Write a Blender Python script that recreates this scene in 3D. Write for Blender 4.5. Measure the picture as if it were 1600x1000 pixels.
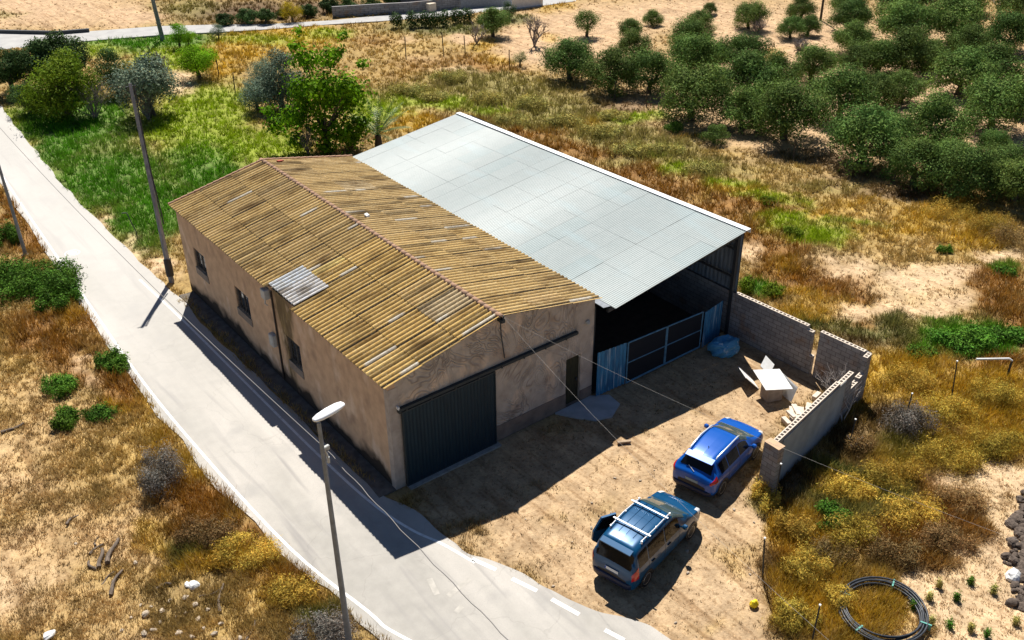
import bpy, math, random
import numpy as np
from mathutils import Vector, Matrix
rnd = random.Random(7); rng = np.random.default_rng(7)
for o in list(bpy.data.objects): bpy.data.objects.remove(o)
scene = bpy.context.scene; COL = scene.collection

# ------------------------------------------------------------------ camera
YAW, PITCH, ROLL, FPX = 0.658502, 0.5388985, -0.0089158, 1496.08
CAM = np.array([-13.6718, -24.992, 24.3502])
def cam_axes():
    cy, sy = math.cos(YAW), math.sin(YAW)
    f = np.array([sy*math.cos(PITCH), cy*math.cos(PITCH), -math.sin(PITCH)])
    r = np.array([cy, -sy, 0.]); u = np.cross(r, f)
    c, s = math.cos(ROLL), math.sin(ROLL)
    return c*r+s*u, -s*r+c*u, f
CR, CU, CF = cam_axes()
def G(px, py, z=0.):
    """point of the place at height z that the photograph shows at (px, py)"""
    d = CF+CR*(px-800)/FPX-CU*(py-500)/FPX
    return CAM+d*(z-CAM[2])/d[2]
def proj(P):
    d = P-CAM; w = d@CF
    w = np.where(w < 1, 1, w)
    return 800+FPX*(d@CR)/w, 500-FPX*(d@CU)/w, w
def dist(p): return float(np.linalg.norm(np.array(p)-CAM))
cam = bpy.data.cameras.new('camera'); camo = bpy.data.objects.new('camera', cam); COL.objects.link(camo)
M = Matrix.Identity(4)
for i in range(3):
    M[i][0] = CR[i]; M[i][1] = CU[i]; M[i][2] = -CF[i]; M[i][3] = CAM[i]
camo.matrix_world = M
cam.sensor_width = 36; cam.sensor_fit = 'HORIZONTAL'; cam.lens = FPX*36/1600
cam.clip_end = 2000; scene.camera = camo
scene.render.resolution_x = 1024; scene.render.resolution_y = 640

# ------------------------------------------------------------------ light
SUN = Vector((.518, .855, 1.45)).normalized()
sun = bpy.data.lights.new('sun', 'SUN'); sun.energy = 5.0; sun.angle = math.radians(.5); sun.color = (1, .955, .88)
suno = bpy.data.objects.new('sun', sun); COL.objects.link(suno)
suno.rotation_euler = SUN.to_track_quat('Z', 'Y').to_euler()
w = bpy.data.worlds.new('World'); scene.world = w; w.use_nodes = True
nt = w.node_tree; nt.nodes.clear()
sky = nt.nodes.new('ShaderNodeTexSky'); sky.sky_type = 'NISHITA'; sky.sun_disc = False
sky.sun_elevation = math.asin(SUN.z); sky.sun_rotation = math.atan2(SUN.x, SUN.y)
bg = nt.nodes.new('ShaderNodeBackground'); bg.inputs[1].default_value = .05
sky.altitude = 3000; sky.air_density = 1.0; sky.dust_density = .1; sky.ozone_density = 2.5
wo = nt.nodes.new('ShaderNodeOutputWorld'); nt.links.new(sky.outputs[0], bg.inputs[0]); nt.links.new(bg.outputs[0], wo.inputs[0])
scene.view_settings.view_transform = 'Standard'; scene.view_settings.look = 'None'
scene.view_settings.exposure = .72; scene.view_settings.gamma = 1

# ------------------------------------------------------------------ helpers
def tag(o, label=None, cat=None, group=None, kind=None):
    if label: o['label'] = label
    if cat: o['category'] = cat
    if group: o['group'] = group
    if kind: o['kind'] = kind
    return o
def empty(name, loc=(0, 0, 0), rz=0, label=None, cat=None, group=None):
    o = bpy.data.objects.new(name, None); COL.objects.link(o); o.location = [float(v) for v in loc]; o.rotation_euler = (0, 0, rz)
    o.empty_display_size = .2
    return tag(o, label, cat, group)
def link(name, me, parent=None, loc=None):
    o = bpy.data.objects.new(name, me); COL.objects.link(o)
    if parent: o.parent = parent
    if loc is not None: o.location = [float(v) for v in loc]
    return o
def copy_tree(o, parent=None):
    c = o.copy(); COL.objects.link(c)
    if parent: c.parent = parent
    for ch in list(o.children): copy_tree(ch, c)
    return c
def npmesh(name, V, F, mat, cols=None, smooth=False):
    """V (n,3); F (m,k) all faces with the same number of corners"""
    V = np.asarray(V, np.float32); F = np.asarray(F, np.int32)
    me = bpy.data.meshes.new(name); k = F.shape[1]
    me.vertices.add(len(V)); me.vertices.foreach_set('co', V.ravel())
    me.loops.add(F.size); me.loops.foreach_set('vertex_index', F.ravel())
    me.polygons.add(len(F)); me.polygons.foreach_set('loop_start', np.arange(0, F.size, k, dtype=np.int32))
    me.polygons.foreach_set('loop_total', np.full(len(F), k, np.int32))
    me.polygons.foreach_set('use_smooth', np.full(len(F), smooth))
    me.update(calc_edges=True); me.validate()
    if cols is not None:
        a = me.color_attributes.new('col', 'FLOAT_COLOR', 'POINT')
        c = np.ones((len(V), 4), np.float32); c[:, :3] = cols; a.data.foreach_set('color', c.ravel())
    me.materials.append(mat); return me
class MB:
    """collects boxes, tubes, lathes into one mesh"""
    def __init__(s): s.v = []; s.f = []; s.sm = []
    def add(s, vs, fs, smooth=False):
        b = len(s.v); s.v += [tuple(map(float, p)) for p in vs]; s.f += [tuple(b+i for i in f) for f in fs]; s.sm += [smooth]*len(fs); return s
    def box(s, x0, x1, y0, y1, z0, z1, bev=0):
        if bev <= 0:
            return s.add([(x0,y0,z0),(x1,y0,z0),(x1,y1,z0),(x0,y1,z0),(x0,y0,z1),(x1,y0,z1),(x1,y1,z1),(x0,y1,z1)],
                         [(0,3,2,1),(4,5,6,7),(0,1,5,4),(1,2,6,5),(2,3,7,6),(3,0,4,7)])
        b = bev; vs = []; 
        for z, i in ((z0, b), (z0+b, 0), (z1-b, 0), (z1, b)):
            vs += [(x0+b+i*.0, y0+i, z), (x1-b, y0+i, z), (x1-i, y0+b, z), (x1-i, y1-b, z), (x1-b, y1-i, z), (x0+b, y1-i, z), (x0+i, y1-b, z), (x0+i, y0+b, z)]
        fs = [tuple(range(7, -1, -1)), tuple(range(24, 32))]
        for r in range(3):
            for k in range(8): fs.append((r*8+k, r*8+(k+1) % 8, r*8+8+(k+1) % 8, r*8+8+k))
        return s.add(vs, fs)
    def obox(s, c, ax, ay, az):
        c, ax, ay, az = map(np.array, (c, ax, ay, az))
        vs = [c-ax-ay-az, c+ax-ay-az, c+ax+ay-az, c-ax+ay-az, c-ax-ay+az, c+ax-ay+az, c+ax+ay+az, c-ax+ay+az]
        return s.add(vs, [(0,3,2,1),(4,5,6,7),(0,1,5,4),(1,2,6,5),(2,3,7,6),(3,0,4,7)])
    def tube(s, P, R, n=8, cap=True):
        P = [np.array(p, float) for p in P]
        if not hasattr(R, '__len__'): R = [R]*len(P)
        vs = []; 
        for i, p in enumerate(P):
            t = P[min(i+1, len(P)-1)]-P[max(i-1, 0)]; t /= np.linalg.norm(t)+1e-9
            a = np.cross(t, (0, 0, 1.) if abs(t[2]) < .9 else (1., 0, 0)); a /= np.linalg.norm(a); b = np.cross(t, a)
            for k in range(n):
                th = 2*math.pi*k/n; vs.append(p+R[i]*(a*math.cos(th)+b*math.sin(th)))
        fs = [(i*n+k, i*n+(k+1) % n, (i+1)*n+(k+1) % n, (i+1)*n+k) for i in range(len(P)-1) for k in range(n)]
        s.add(vs, fs, True)
        if cap: s.add([vs[k] for k in range(n)], [tuple(range(n-1, -1, -1))]); s.add([vs[(len(P)-1)*n+k] for k in range(n)], [tuple(range(n))])
        return s
    def mesh(s, name, mat):
        me = bpy.data.meshes.new(name); me.from_pydata(s.v, [], s.f); me.polygons.foreach_set('use_smooth', s.sm); me.update(); me.validate()
        me.materials.append(mat); return me
    def build(s, name, mat, parent=None, loc=None): return link(name, s.mesh(name, mat), parent, loc)
def hashn(ix, iy, s):
    h = np.sin(ix*127.1+iy*311.7+s*74.7)*43758.5453
    return h-np.floor(h)
def vnoise(x, y, s=0):
    ix, iy = np.floor(x), np.floor(y); fx, fy = x-ix, y-iy; fx = fx*fx*(3-2*fx); fy = fy*fy*(3-2*fy)
    a = hashn(ix, iy, s); b = hashn(ix+1, iy, s); c = hashn(ix, iy+1, s); d = hashn(ix+1, iy+1, s)
    return (a*(1-fx)+b*fx)*(1-fy)+(c*(1-fx)+d*fx)*fy
def fbm(x, y, s=0): return (vnoise(x, y, s)+.5*vnoise(2.1*x, 2.1*y, s+1)+.25*vnoise(4.3*x, 4.3*y, s+2))/1.75
def inpoly(x, y, poly):
    r = np.zeros(np.shape(x), bool); n = len(poly)
    for i in range(n):
        x0, y0 = poly[i]; x1, y1 = poly[(i+1) % n]
        c = ((y0 > y) != (y1 > y)) & (x < (x1-x0)*(y-y0)/((y1-y0) if y1 != y0 else 1e-9)+x0); r ^= c
    return r

# ------------------------------------------------------------------ materials
def mat(name, c1, c2=None, scale=5, rough=.8, bump=0, bscale=None, metal=0, coat=0, attr=False, stretch=(1, 1, 1), detail=6, lo=.35, hi=.65, spec=.3, extra=None, rnd_hue=0, alpha=None):
    m = bpy.data.materials.new(name); m.use_nodes = True; nt = m.node_tree; N = nt.nodes; L = nt.links
    b = N['Principled BSDF']; b.inputs['Roughness'].default_value = rough; b.inputs['Metallic'].default_value = metal
    b.inputs['Coat Weight'].default_value = coat; b.inputs['Specular IOR Level'].default_value = spec
    b.inputs['Coat Roughness'].default_value = .05
    tc = N.new('ShaderNodeTexCoord'); mp = N.new('ShaderNodeMapping'); L.new(tc.outputs['Object'], mp.inputs[0]); mp.inputs['Scale'].default_value = stretch
    col = None
    if c2 is not None:
        n = N.new('ShaderNodeTexNoise'); n.inputs['Scale'].default_value = scale; n.inputs['Detail'].default_value = detail; L.new(mp.outputs[0], n.inputs[0])
        r = N.new('ShaderNodeMapRange'); r.inputs[1].default_value = lo; r.inputs[2].default_value = hi; L.new(n.outputs[0], r.inputs[0])
        mx = N.new('ShaderNodeMix'); mx.data_type = 'RGBA'; mx.inputs[6].default_value = (*c1, 1); mx.inputs[7].default_value = (*c2, 1); L.new(r.outputs[0], mx.inputs[0]); col = mx.outputs[2]
    else: b.inputs['Base Color'].default_value = (*c1, 1)
    if attr:
        a = N.new('ShaderNodeAttribute'); a.attribute_name = 'col'
        if col is None: col = a.outputs[0]
        else:
            mm = N.new('ShaderNodeMix'); mm.data_type = 'RGBA'; mm.blend_type = 'MULTIPLY'; mm.inputs[0].default_value = 1; L.new(col, mm.inputs[6]); L.new(a.outputs[0], mm.inputs[7]); col = mm.outputs[2]
    if rnd_hue:
        oi = N.new('ShaderNodeObjectInfo'); hs = N.new('ShaderNodeHueSaturation'); 
        r1 = N.new('ShaderNodeMapRange'); r1.inputs[3].default_value = .5-rnd_hue; r1.inputs[4].default_value = .5+rnd_hue*.5; L.new(oi.outputs['Random'], r1.inputs[0]); L.new(r1.outputs[0], hs.inputs['Hue'])
        r2 = N.new('ShaderNodeMapRange'); r2.inputs[3].default_value = .75; r2.inputs[4].default_value = 1.3
        ml = N.new('ShaderNodeMath'); ml.operation = 'FRACT'; mu = N.new('ShaderNodeMath'); mu.operation = 'MULTIPLY'; mu.inputs[1].default_value = 7.31; L.new(oi.outputs['Random'], mu.inputs[0]); L.new(mu.outputs[0], ml.inputs[0]); L.new(ml.outputs[0], r2.inputs[0]); L.new(r2.outputs[0], hs.inputs['Value'])
        L.new(col, hs.inputs['Color']); col = hs.outputs[0]
    if extra: col = extra(N, L, mp, col, b)
    if col is not None: L.new(col, b.inputs['Base Color'])
    if bump and not b.inputs['Normal'].is_linked:
        n2 = N.new('ShaderNodeTexNoise'); n2.inputs['Scale'].default_value = bscale or scale*3; n2.inputs['Detail'].default_value = 8; L.new(mp.outputs[0], n2.inputs[0])
        bp = N.new('ShaderNodeBump'); bp.inputs['Strength'].default_value = min(1, bump); bp.inputs['Distance'].default_value = .02*max(1, bump); L.new(n2.outputs[0], bp.inputs['Height']); L.new(bp.outputs[0], b.inputs['Normal'])
    return m
def mixc(N, L, fac, a, bcol, mode='MIX'):
    mx = N.new('ShaderNodeMix'); mx.data_type = 'RGBA'; mx.blend_type = mode
    if isinstance(fac, (int, float)): mx.inputs[0].default_value = fac
    else: L.new(fac, mx.inputs[0])
    for i, c in ((6, a), (7, bcol)):
        if isinstance(c, tuple): mx.inputs[i].default_value = (*c, 1)
        else: L.new(c, mx.inputs[i])
    return mx.outputs[2]
def noise(N, L, vec, scale, lo, hi, detail=6, stretch=None, dist_=0):
    if stretch:
        mp = N.new('ShaderNodeMapping'); mp.inputs['Scale'].default_value = stretch; L.new(vec, mp.inputs[0]); vec = mp.outputs[0]
    n = N.new('ShaderNodeTexNoise'); n.inputs['Scale'].default_value = scale; n.inputs['Detail'].default_value = detail; n.inputs['Distortion'].default_value = dist_; L.new(vec, n.inputs[0])
    r = N.new('ShaderNodeMapRange'); r.inputs[1].default_value = lo; r.inputs[2].default_value = hi; L.new(n.outputs[0], r.inputs[0]); return r.outputs[0]

def wall_extra(damp=.75, stain=(.05, .035, .025), algae=False):
    def f(N, L, mp, col, b):
        s = N.new('ShaderNodeSeparateXYZ'); L.new(mp.outputs[0], s.inputs[0])
        if algae:   # algae run below the short roof sheets, between two ragged edges
            wob = noise(N, L, mp.outputs[0], 1.6, 0, 1, stretch=(1, 1, .45))
            ya = N.new('ShaderNodeMath'); ya.operation = 'MULTIPLY_ADD'; L.new(wob, ya.inputs[0]); ya.inputs[1].default_value = 1.5; L.new(s.outputs[1], ya.inputs[2])
            d1 = N.new('ShaderNodeMath'); d1.operation = 'SUBTRACT'; L.new(ya.outputs[0], d1.inputs[0]); d1.inputs[1].default_value = 9.15
            d2 = N.new('ShaderNodeMath'); d2.operation = 'ABSOLUTE'; L.new(d1.outputs[0], d2.inputs[0])
            zf = N.new('ShaderNodeMapRange'); zf.inputs[1].default_value = 1.8; zf.inputs[2].default_value = 4.7; zf.inputs[3].default_value = .35; zf.inputs[4].default_value = 1.0; L.new(s.outputs[2], zf.inputs[0])
            d3 = N.new('ShaderNodeMath'); d3.operation = 'SUBTRACT'; L.new(zf.outputs[0], d3.inputs[0]); L.new(d2.outputs[0], d3.inputs[1])
            fr_ = N.new('ShaderNodeMapRange'); fr_.inputs[1].default_value = -.15; fr_.inputs[2].default_value = .25; fr_.inputs[4].default_value = .85; L.new(d3.outputs[0], fr_.inputs[0])
            col = mixc(N, L, fr_.outputs[0], col, mixc(N, L, noise(N, L, mp.outputs[0], 2.2, .45, .65, stretch=(1, 2.5, .5)), (.085, .06, .02), (.22, .16, .06)))
        n = noise(N, L, mp.outputs[0], .7, .3, .7)
        a = N.new('ShaderNodeMath'); a.operation = 'MULTIPLY_ADD'; L.new(n, a.inputs[0]); a.inputs[1].default_value = -damp; L.new(s.outputs[2], a.inputs[2])
        r = N.new('ShaderNodeMapRange'); r.inputs[1].default_value = -.05; r.inputs[2].default_value = .35; r.inputs[3].default_value = 1; r.inputs[4].default_value = 0; L.new(a.outputs[0], r.inputs[0])
        c = mixc(N, L, noise(N, L, mp.outputs[0], 1.1, .54, .8, stretch=(1, 1, .8)), col, (.30, .20, .135))
        c = mixc(N, L, noise(N, L, mp.outputs[0], 1.1, .56, .7, stretch=(1, 1, .6)), c, (.70, .52, .37))
        return mixc(N, L, r.outputs[0], c, stain)
    return f
m_plaster = mat('plaster_ochre', (.62, .42, .265), (.50, .33, .21), 2.0, .95, .5, 14, extra=wall_extra(algae=True))
def swirl(N, L, mp, col, b):
    c = wall_extra(.55, (.20, .15, .12))(N, L, mp, col, b)
    mp2 = N.new('ShaderNodeMapping'); mp2.inputs['Scale'].default_value = (1, 1, .62); L.new(mp.outputs[0], mp2.inputs[0])
    nz = N.new('ShaderNodeTexNoise'); nz.inputs['Scale'].default_value = .8; nz.inputs['Detail'].default_value = 2.2; nz.inputs['Roughness'].default_value = .45; nz.inputs['Distortion'].default_value = 1.1; L.new(mp2.outputs[0], nz.inputs[0])
    ml = N.new('ShaderNodeMath'); ml.operation = 'MULTIPLY'; ml.inputs[1].default_value = 105; L.new(nz.outputs[0], ml.inputs[0])
    sn = N.new('ShaderNodeMath'); sn.operation = 'SINE'; L.new(ml.outputs[0], sn.inputs[0])
    msk = noise(N, L, mp.outputs[0], .55, .38, .6)
    mk = N.new('ShaderNodeMath'); mk.operation = 'MULTIPLY'; L.new(sn.outputs[0], mk.inputs[0]); L.new(msk, mk.inputs[1])
    bp = N.new('ShaderNodeBump'); bp.inputs['Strength'].default_value = .9; bp.inputs['Distance'].default_value = .02; L.new(mk.outputs[0], bp.inputs['Height']); L.new(bp.outputs[0], b.inputs['Normal'])
    k = N.new('ShaderNodeMapRange'); k.inputs[1].default_value = .35; k.inputs[2].default_value = .95; k.inputs[3].default_value = 0; k.inputs[4].default_value = .5; L.new(mk.outputs[0], k.inputs[0])
    return mixc(N, L, k.outputs[0], c, (.15, .11, .09))
m_swirl = mat('plaster_swirled', (.50, .425, .35), (.38, .315, .255), 1.5, .95, 0, extra=swirl)
m_quoin = mat('plaster_grey', (.46, .39, .33), (.36, .30, .25), 3, .95, .5, 20)
def asphalt_x(N, L, mp, col, b):
    c = mixc(N, L, noise(N, L, mp.outputs[0], .35, .42, .7, stretch=(1.3, .25, 1)), col, (.50, .465, .42))
    c = mixc(N, L, noise(N, L, mp.outputs[0], .5, .56, .75), c, (.31, .295, .275))
    c = mixc(N, L, noise(N, L, mp.outputs[0], .9, .55, .75, stretch=(2.5, .16, 1), dist_=.6), c, (.27, .255, .24))
    c = mixc(N, L, noise(N, L, mp.outputs[0], 60, .5, .8), c, (.28, .27, .26))
    nz = N.new('ShaderNodeTexNoise'); nz.inputs['Scale'].default_value = 1.2; L.new(mp.outputs[0], nz.inputs[0])
    va = N.new('ShaderNodeVectorMath'); va.operation = 'MULTIPLY_ADD'; L.new(nz.outputs[1], va.inputs[0]); va.inputs[1].default_value = (1.2, 1.2, 0); L.new(mp.outputs[0], va.inputs[2])
    vo = N.new('ShaderNodeTexVoronoi'); vo.feature = 'DISTANCE_TO_EDGE'; vo.inputs['Scale'].default_value = .24; L.new(va.outputs[0], vo.inputs[0])
    vr = N.new('ShaderNodeMapRange'); vr.inputs[1].default_value = .002; vr.inputs[2].default_value = .006; vr.inputs[3].default_value = .16; vr.inputs[4].default_value = 0; L.new(vo.outputs['Distance'], vr.inputs[0])
    c = mixc(N, L, vr.outputs[0], c, (.16, .15, .135))
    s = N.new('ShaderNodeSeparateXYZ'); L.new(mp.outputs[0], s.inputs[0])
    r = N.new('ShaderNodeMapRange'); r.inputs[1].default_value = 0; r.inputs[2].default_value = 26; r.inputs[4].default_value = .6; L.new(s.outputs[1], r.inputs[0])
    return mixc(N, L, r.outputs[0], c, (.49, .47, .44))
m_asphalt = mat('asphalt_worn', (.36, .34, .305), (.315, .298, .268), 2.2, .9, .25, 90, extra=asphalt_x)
m_asphalt2 = mat('asphalt_far', (.40, .39, .37), (.33, .32, .31), 1, .9)
m_paint = mat('road_paint', (.78, .77, .74), (.55, .53, .5), 6, .8, lo=.5, hi=.8)
m_roof = mat('fibre_cement_lichen', (1, 1, 1), (.82, .74, .62), 9, .95, .6, 30, attr=True, extra=lambda N, L, mp, col, b: mixc(N, L, noise(N, L, mp.outputs[0], 1.3, .50, .72, stretch=(.55, 1.3, 1)), mixc(N, L, noise(N, L, mp.outputs[0], 28, .58, .72), col, (.48, .40, .28)), mixc(N, L, 1.0, col, (.38, .33, .27), 'MULTIPLY')))
m_steelroof = mat('pale_steel_roof', (1, 1, 1), (.93, .95, .95), 1.3, .5, 0, attr=True, metal=0, spec=.4, extra=lambda N, L, mp, col, b: mixc(N, L, noise(N, L, mp.outputs[0], .8, .55, .8, stretch=(1.5, .4, 1)), col, (.29, .36, .37)))
m_ridge = mat('ridge_tile', (.46, .27, .17), (.34, .22, .15), 4, .9, .6, 20)
m_white = mat('white_painted', (.78, .78, .76), (.68, .67, .64), 4, .6)
m_flash = mat('white_flashing', (.82, .83, .83), (.72, .74, .74), 2, .5)
m_gate = mat('gate_blue_steel', (.010, .030, .045), (.008, .022, .034), 2, .55, 0, metal=.1, stretch=(4, 4, .4))
m_rail = mat('dark_rail', (.03, .04, .045), None, rough=.6)
m_bluesheet = mat('blue_sheet', (.05, .24, .42), (.04, .14, .26), 2.5, .5, .4, 6, stretch=(2, 2, .5), metal=.1, extra=lambda N, L, mp, col, b: mixc(N, L, noise(N, L, mp.outputs[0], 2, .56, .68, stretch=(3, 3, .7)), col, (.38, .50, .58)))
m_bluerail = mat('blue_frame', (.12, .28, .40), (.08, .18, .26), 5, .6)
m_net = mat('dark_netting', (.012, .014, .018), None, rough=.9)
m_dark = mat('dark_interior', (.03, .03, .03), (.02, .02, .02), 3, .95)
m_sheetgrey = mat('grey_profiled_sheet', (.20, .24, .28), (.12, .15, .18), 3, .6, stretch=(3, 3, .4))
m_yellow = mat('yellow_translucent_sheet', (.65, .45, .03), None, rough=.5)
m_steel = mat('dark_steel', (.05, .055, .06), None, rough=.6, metal=.3)
m_glass = mat('window_glass_dark', (.012, .014, .018), None, rough=.08, spec=.6)
m_frame = mat('old_window_frame', (.12, .10, .09), (.07, .06, .05), 8, .8)
m_wood = mat('weathered_wood', (.42, .32, .22), (.28, .20, .13), 4, .9, .6, 18, stretch=(1, 6, 6))
m_door = mat('dark_door_wood', (.05, .045, .02), (.02, .02, .012), 4, .8, stretch=(6, 6, .5))
m_galv = mat('galvanised_grey', (.24, .26, .285), (.18, .195, .215), 6, .5)
m_concpole = mat('pole_grey_wood', (.27, .275, .29), (.17, .175, .185), 3, .9, .5, 12, stretch=(4, 4, .3))
m_cable = mat('black_cable', (.05, .048, .046), None, rough=.6)
m_cablel = mat('grey_cable', (.20, .19, .18), None, rough=.6)
m_cable2 = mat('thin_wire', (.30, .28, .26), None, rough=.6)
m_box = mat('grey_plastic', (.5, .5, .48), (.4, .4, .38), 5, .6)
m_soilrock = mat('pale_stone', (.50, .42, .33), (.36, .29, .21), 5, .9, .6, 12)
m_rock = mat('dark_rubble', (.06, .045, .036), (.15, .115, .09), 4, .95, .8, 9)
m_log = mat('grey_log', (.20, .155, .12), (.09, .07, .055), 6, .95, .8, 20, stretch=(.5, 4, 4))
m_bark = mat('olive_bark', (.12, .095, .07), (.07, .055, .04), 6, .95, .8, 12)
m_twig = mat('bare_twig', (.30, .26, .24), (.17, .145, .135), 5, .9)
m_twigpale = mat('pale_twig', (.55, .5, .46), (.4, .36, .33), 5, .9)
m_pipe = mat('black_polypipe', (.02, .024, .03), (.045, .05, .06), 8, .42, spec=.3)
def block_x(N, L, mp, col, b):
    # block courses on whichever way the wall runs: along = x+y, up = z
    s = N.new('ShaderNodeSeparateXYZ'); L.new(mp.outputs[0], s.inputs[0]); c = N.new('ShaderNodeCombineXYZ')
    ad = N.new('ShaderNodeMath'); L.new(s.outputs[0], ad.inputs[0]); L.new(s.outputs[1], ad.inputs[1]); L.new(ad.outputs[0], c.inputs[0]); L.new(s.outputs[2], c.inputs[1])
    br = N.new('ShaderNodeTexBrick'); br.inputs['Scale'].default_value = 1; br.inputs['Brick Width'].default_value = .42; br.inputs['Row Height'].default_value = .21; br.inputs['Mortar Size'].default_value = .012
    br.inputs['Color1'].default_value = (1, 1, 1, 1); br.inputs['Color2'].default_value = (.72, .72, .74, 1); br.inputs['Mortar'].default_value = (.42, .38, .36, 1); L.new(c.outputs[0], br.inputs[0])
    bp = N.new('ShaderNodeBump'); bp.inputs['Strength'].default_value = .7; bp.inputs['Distance'].default_value = .01; bp.invert = True; L.new(br.outputs['Fac'], bp.inputs['Height']); L.new(bp.outputs[0], b.inputs['Normal'])
    return mixc(N, L, 1.0, mixc(N, L, noise(N, L, mp.outputs[0], 1.1, .56, .72), col, (.33, .22, .15)), br.outputs[0], 'MULTIPLY')
m_block = mat('concrete_block', (.34, .325, .31), (.27, .26, .255), 3, .95, extra=block_x)
m_blocktop = mat('block_web_top', (.62, .54, .45), (.52, .44, .36), 5, .95)
m_render = mat('wall_render_grey', (.34, .36, .37), (.25, .265, .27), 1.2, .9, .4, 12)
def leafmat(name, base, trans=.25, hue=.0):
    m = mat(name, (.66*base[0], .66*base[1], .60*base[2]), tuple(min(1, 1.4*c) for c in base), 1.4, .75, attr=True, rnd_hue=hue, spec=.08)
    N = m.node_tree.nodes; L = m.node_tree.links; b = N['Principled BSDF']; t = N.new('ShaderNodeBsdfTranslucent')
    src = b.inputs['Base Color'].links[0].from_socket; L.new(src, t.inputs[0]); mx = N.new('ShaderNodeMixShader'); mx.inputs[0].default_value = trans
    L.new(b.outputs[0], mx.inputs[1]); L.new(t.outputs[0], mx.inputs[2]); L.new(mx.outputs[0], N['Material Output'].inputs[0]); return m
m_olive = leafmat('olive_leaves', (.10, .165, .036), .22, .015)
m_green = leafmat('bright_leaves', (.15, .32, .010), .4, .01)
m_yelgreen = leafmat('yellow_green_leaves', (.13, .19, .012), .3)
m_darkgreen = leafmat('dark_leaves', (.05, .095, .025), .15, .01)
m_greyleaf = leafmat('grey_leaves', (.15, .20, .14), .15, .01)
m_greydry = leafmat('dry_grey_twigs', (.17, .15, .13), .1)
m_greenbush = leafmat('green_scrub', (.075, .165, .018), .25, .015)
m_goldbush = leafmat('golden_scrub', (.45, .32, .055), .3, .01)
m_brownbush = leafmat('brown_scrub', (.24, .155, .06), .2, .01)
m_grass = leafmat('grass_blades', (1., 1., 1.), .3)
m_grass_c = m_grass

# ------------------------------------------------------------------ ground colours
TYPES = {  # colour of the plants / soil there, blade height, blade density, bareness of soil
 'S': ((.58, .43, .27), .07, .22, 1.), 'R': ((.52, .36, .22), .06, .10, 1.), 'D': ((.50, .345, .11), .24, 1.3, .3), 'T': ((.34, .24, .09), .24, 1.0, .35),
 'O': ((.33, .155, .022), .42, 1., .15), 'B': ((.12, .07, .028), .35, 1., .1), 'Y': ((.56, .36, .03), .42, 1.3, .2), 'L': ((.30, .42, .010), .32, 1.3, .2),
 'G': ((.085, .28, .010), .38, 1.4, .05), 'V': ((.15, .17, .045), .4, 1., .2), 'K': ((.30, .27, .075), .5, 1.3, .3), 'F': ((.50, .345, .18), .10, .55, .8), 'Z': ((.44, .315, .19), .05, .08, 1.)}
Z = []
def zn(t, *bl):
    for b in bl: Z.append((t,)+tuple(b)+((1.,) if len(b) == 4 else ()))
# top strip and left field
zn('R', (60, 15, 150, 30), (200, 25, 60, 18)); zn('K', (10, 22, 30, 8), (300, 15, 60, 16, .8)); zn('B', (380, 20, 110, 16), (520, 12, 90, 10))
zn('G', (190, 65, 60, 12), (270, 60, 60, 14), (120, 190, 90, 40), (170, 280, 90, 45), (230, 330, 50, 50), (330, 260, 60, 50), (300, 320, 60, 25), (90, 230, 40, 30))
zn('L', (330, 165, 60, 30), (310, 200, 70, 40), (350, 230, 60, 30), (270, 190, 40, 30), (420, 230, 50, 25), (150, 78, 40, 8), (250, 90, 40, 20), (20, 190, 20, 16))
zn('S', (290, 135, 22, 16), (285, 118, 14, 10), (215, 385, 16, 22, .9), (170, 345, 16, 10), (250, 415, 22, 16))
zn('Y', (380, 75, 60, 25), (470, 60, 70, 18), (440, 45, 80, 8), (350, 100, 30, 22)); zn('L', (420, 62, 90, 10), (500, 52, 50, 8))
zn('D', (600, 75, 60, 40), (620, 110, 80, 45), (560, 120, 40, 30), (690, 90, 60, 20)); zn('O', (620, 125, 40, 16), (700, 95, 60, 14), (640, 100, 50, 14), (760, 105, 50, 10), (590, 65, 40, 12))
zn('S', (670, 92, 45, 8), (700, 110, 40, 8)); zn('R', (640, 60, 20, 6), (720, 60, 30, 8), (850, 65, 90, 35), (900, 30, 90, 25), (960, 60, 60, 40), (1060, 20, 120, 25), (1150, 50, 70, 35), (820, 85, 60, 18))
zn('Y', (755, 72, 22, 10), (855, 60, 20, 8), (780, 95, 35, 12), (870, 10, 30, 12), (1210, 85, 18, 14)); zn('V', (650, 45, 60, 10), (720, 45, 50, 10), (800, 28, 30, 8))
zn('K', (640, 140, 70, 25), (720, 130, 80, 25), (800, 150, 90, 30), (860, 180, 90, 30), (940, 210, 80, 30), (1000, 240, 60, 25), (760, 190, 60, 16))
zn('L', (590, 170, 40, 22), (640, 155, 40, 12), (700, 160, 50, 10), (770, 175, 30, 9), (990, 185, 40, 9), (1020, 240, 40, 10), (1060, 265, 40, 10), (1130, 290, 50, 10))
zn('Y', (640, 190, 30, 12), (920, 195, 30, 10), (1085, 215, 20, 6)); zn('O', (740, 190, 60, 12), (830, 210, 70, 12), (900, 235, 80, 14), (980, 270, 70, 14), (1050, 295, 70, 14), (1130, 325, 70, 14), (1190, 370, 40, 30), (1200, 330, 50, 20))
zn('K', (1180, 265, 90, 16, .8), (1270, 290, 80, 14, .7)); zn('Y', (1150, 300, 60, 12, .7), (1290, 335, 60, 14, .7), (1400, 365, 60, 14, .7))
zn('K', (1040, 230, 60, 16), (1110, 260, 70, 16), (1080, 240, 50, 12)); zn('D', (1200, 270, 80, 25), (1280, 310, 90, 25), (1350, 340, 80, 25), (1120, 240, 60, 10))
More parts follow.
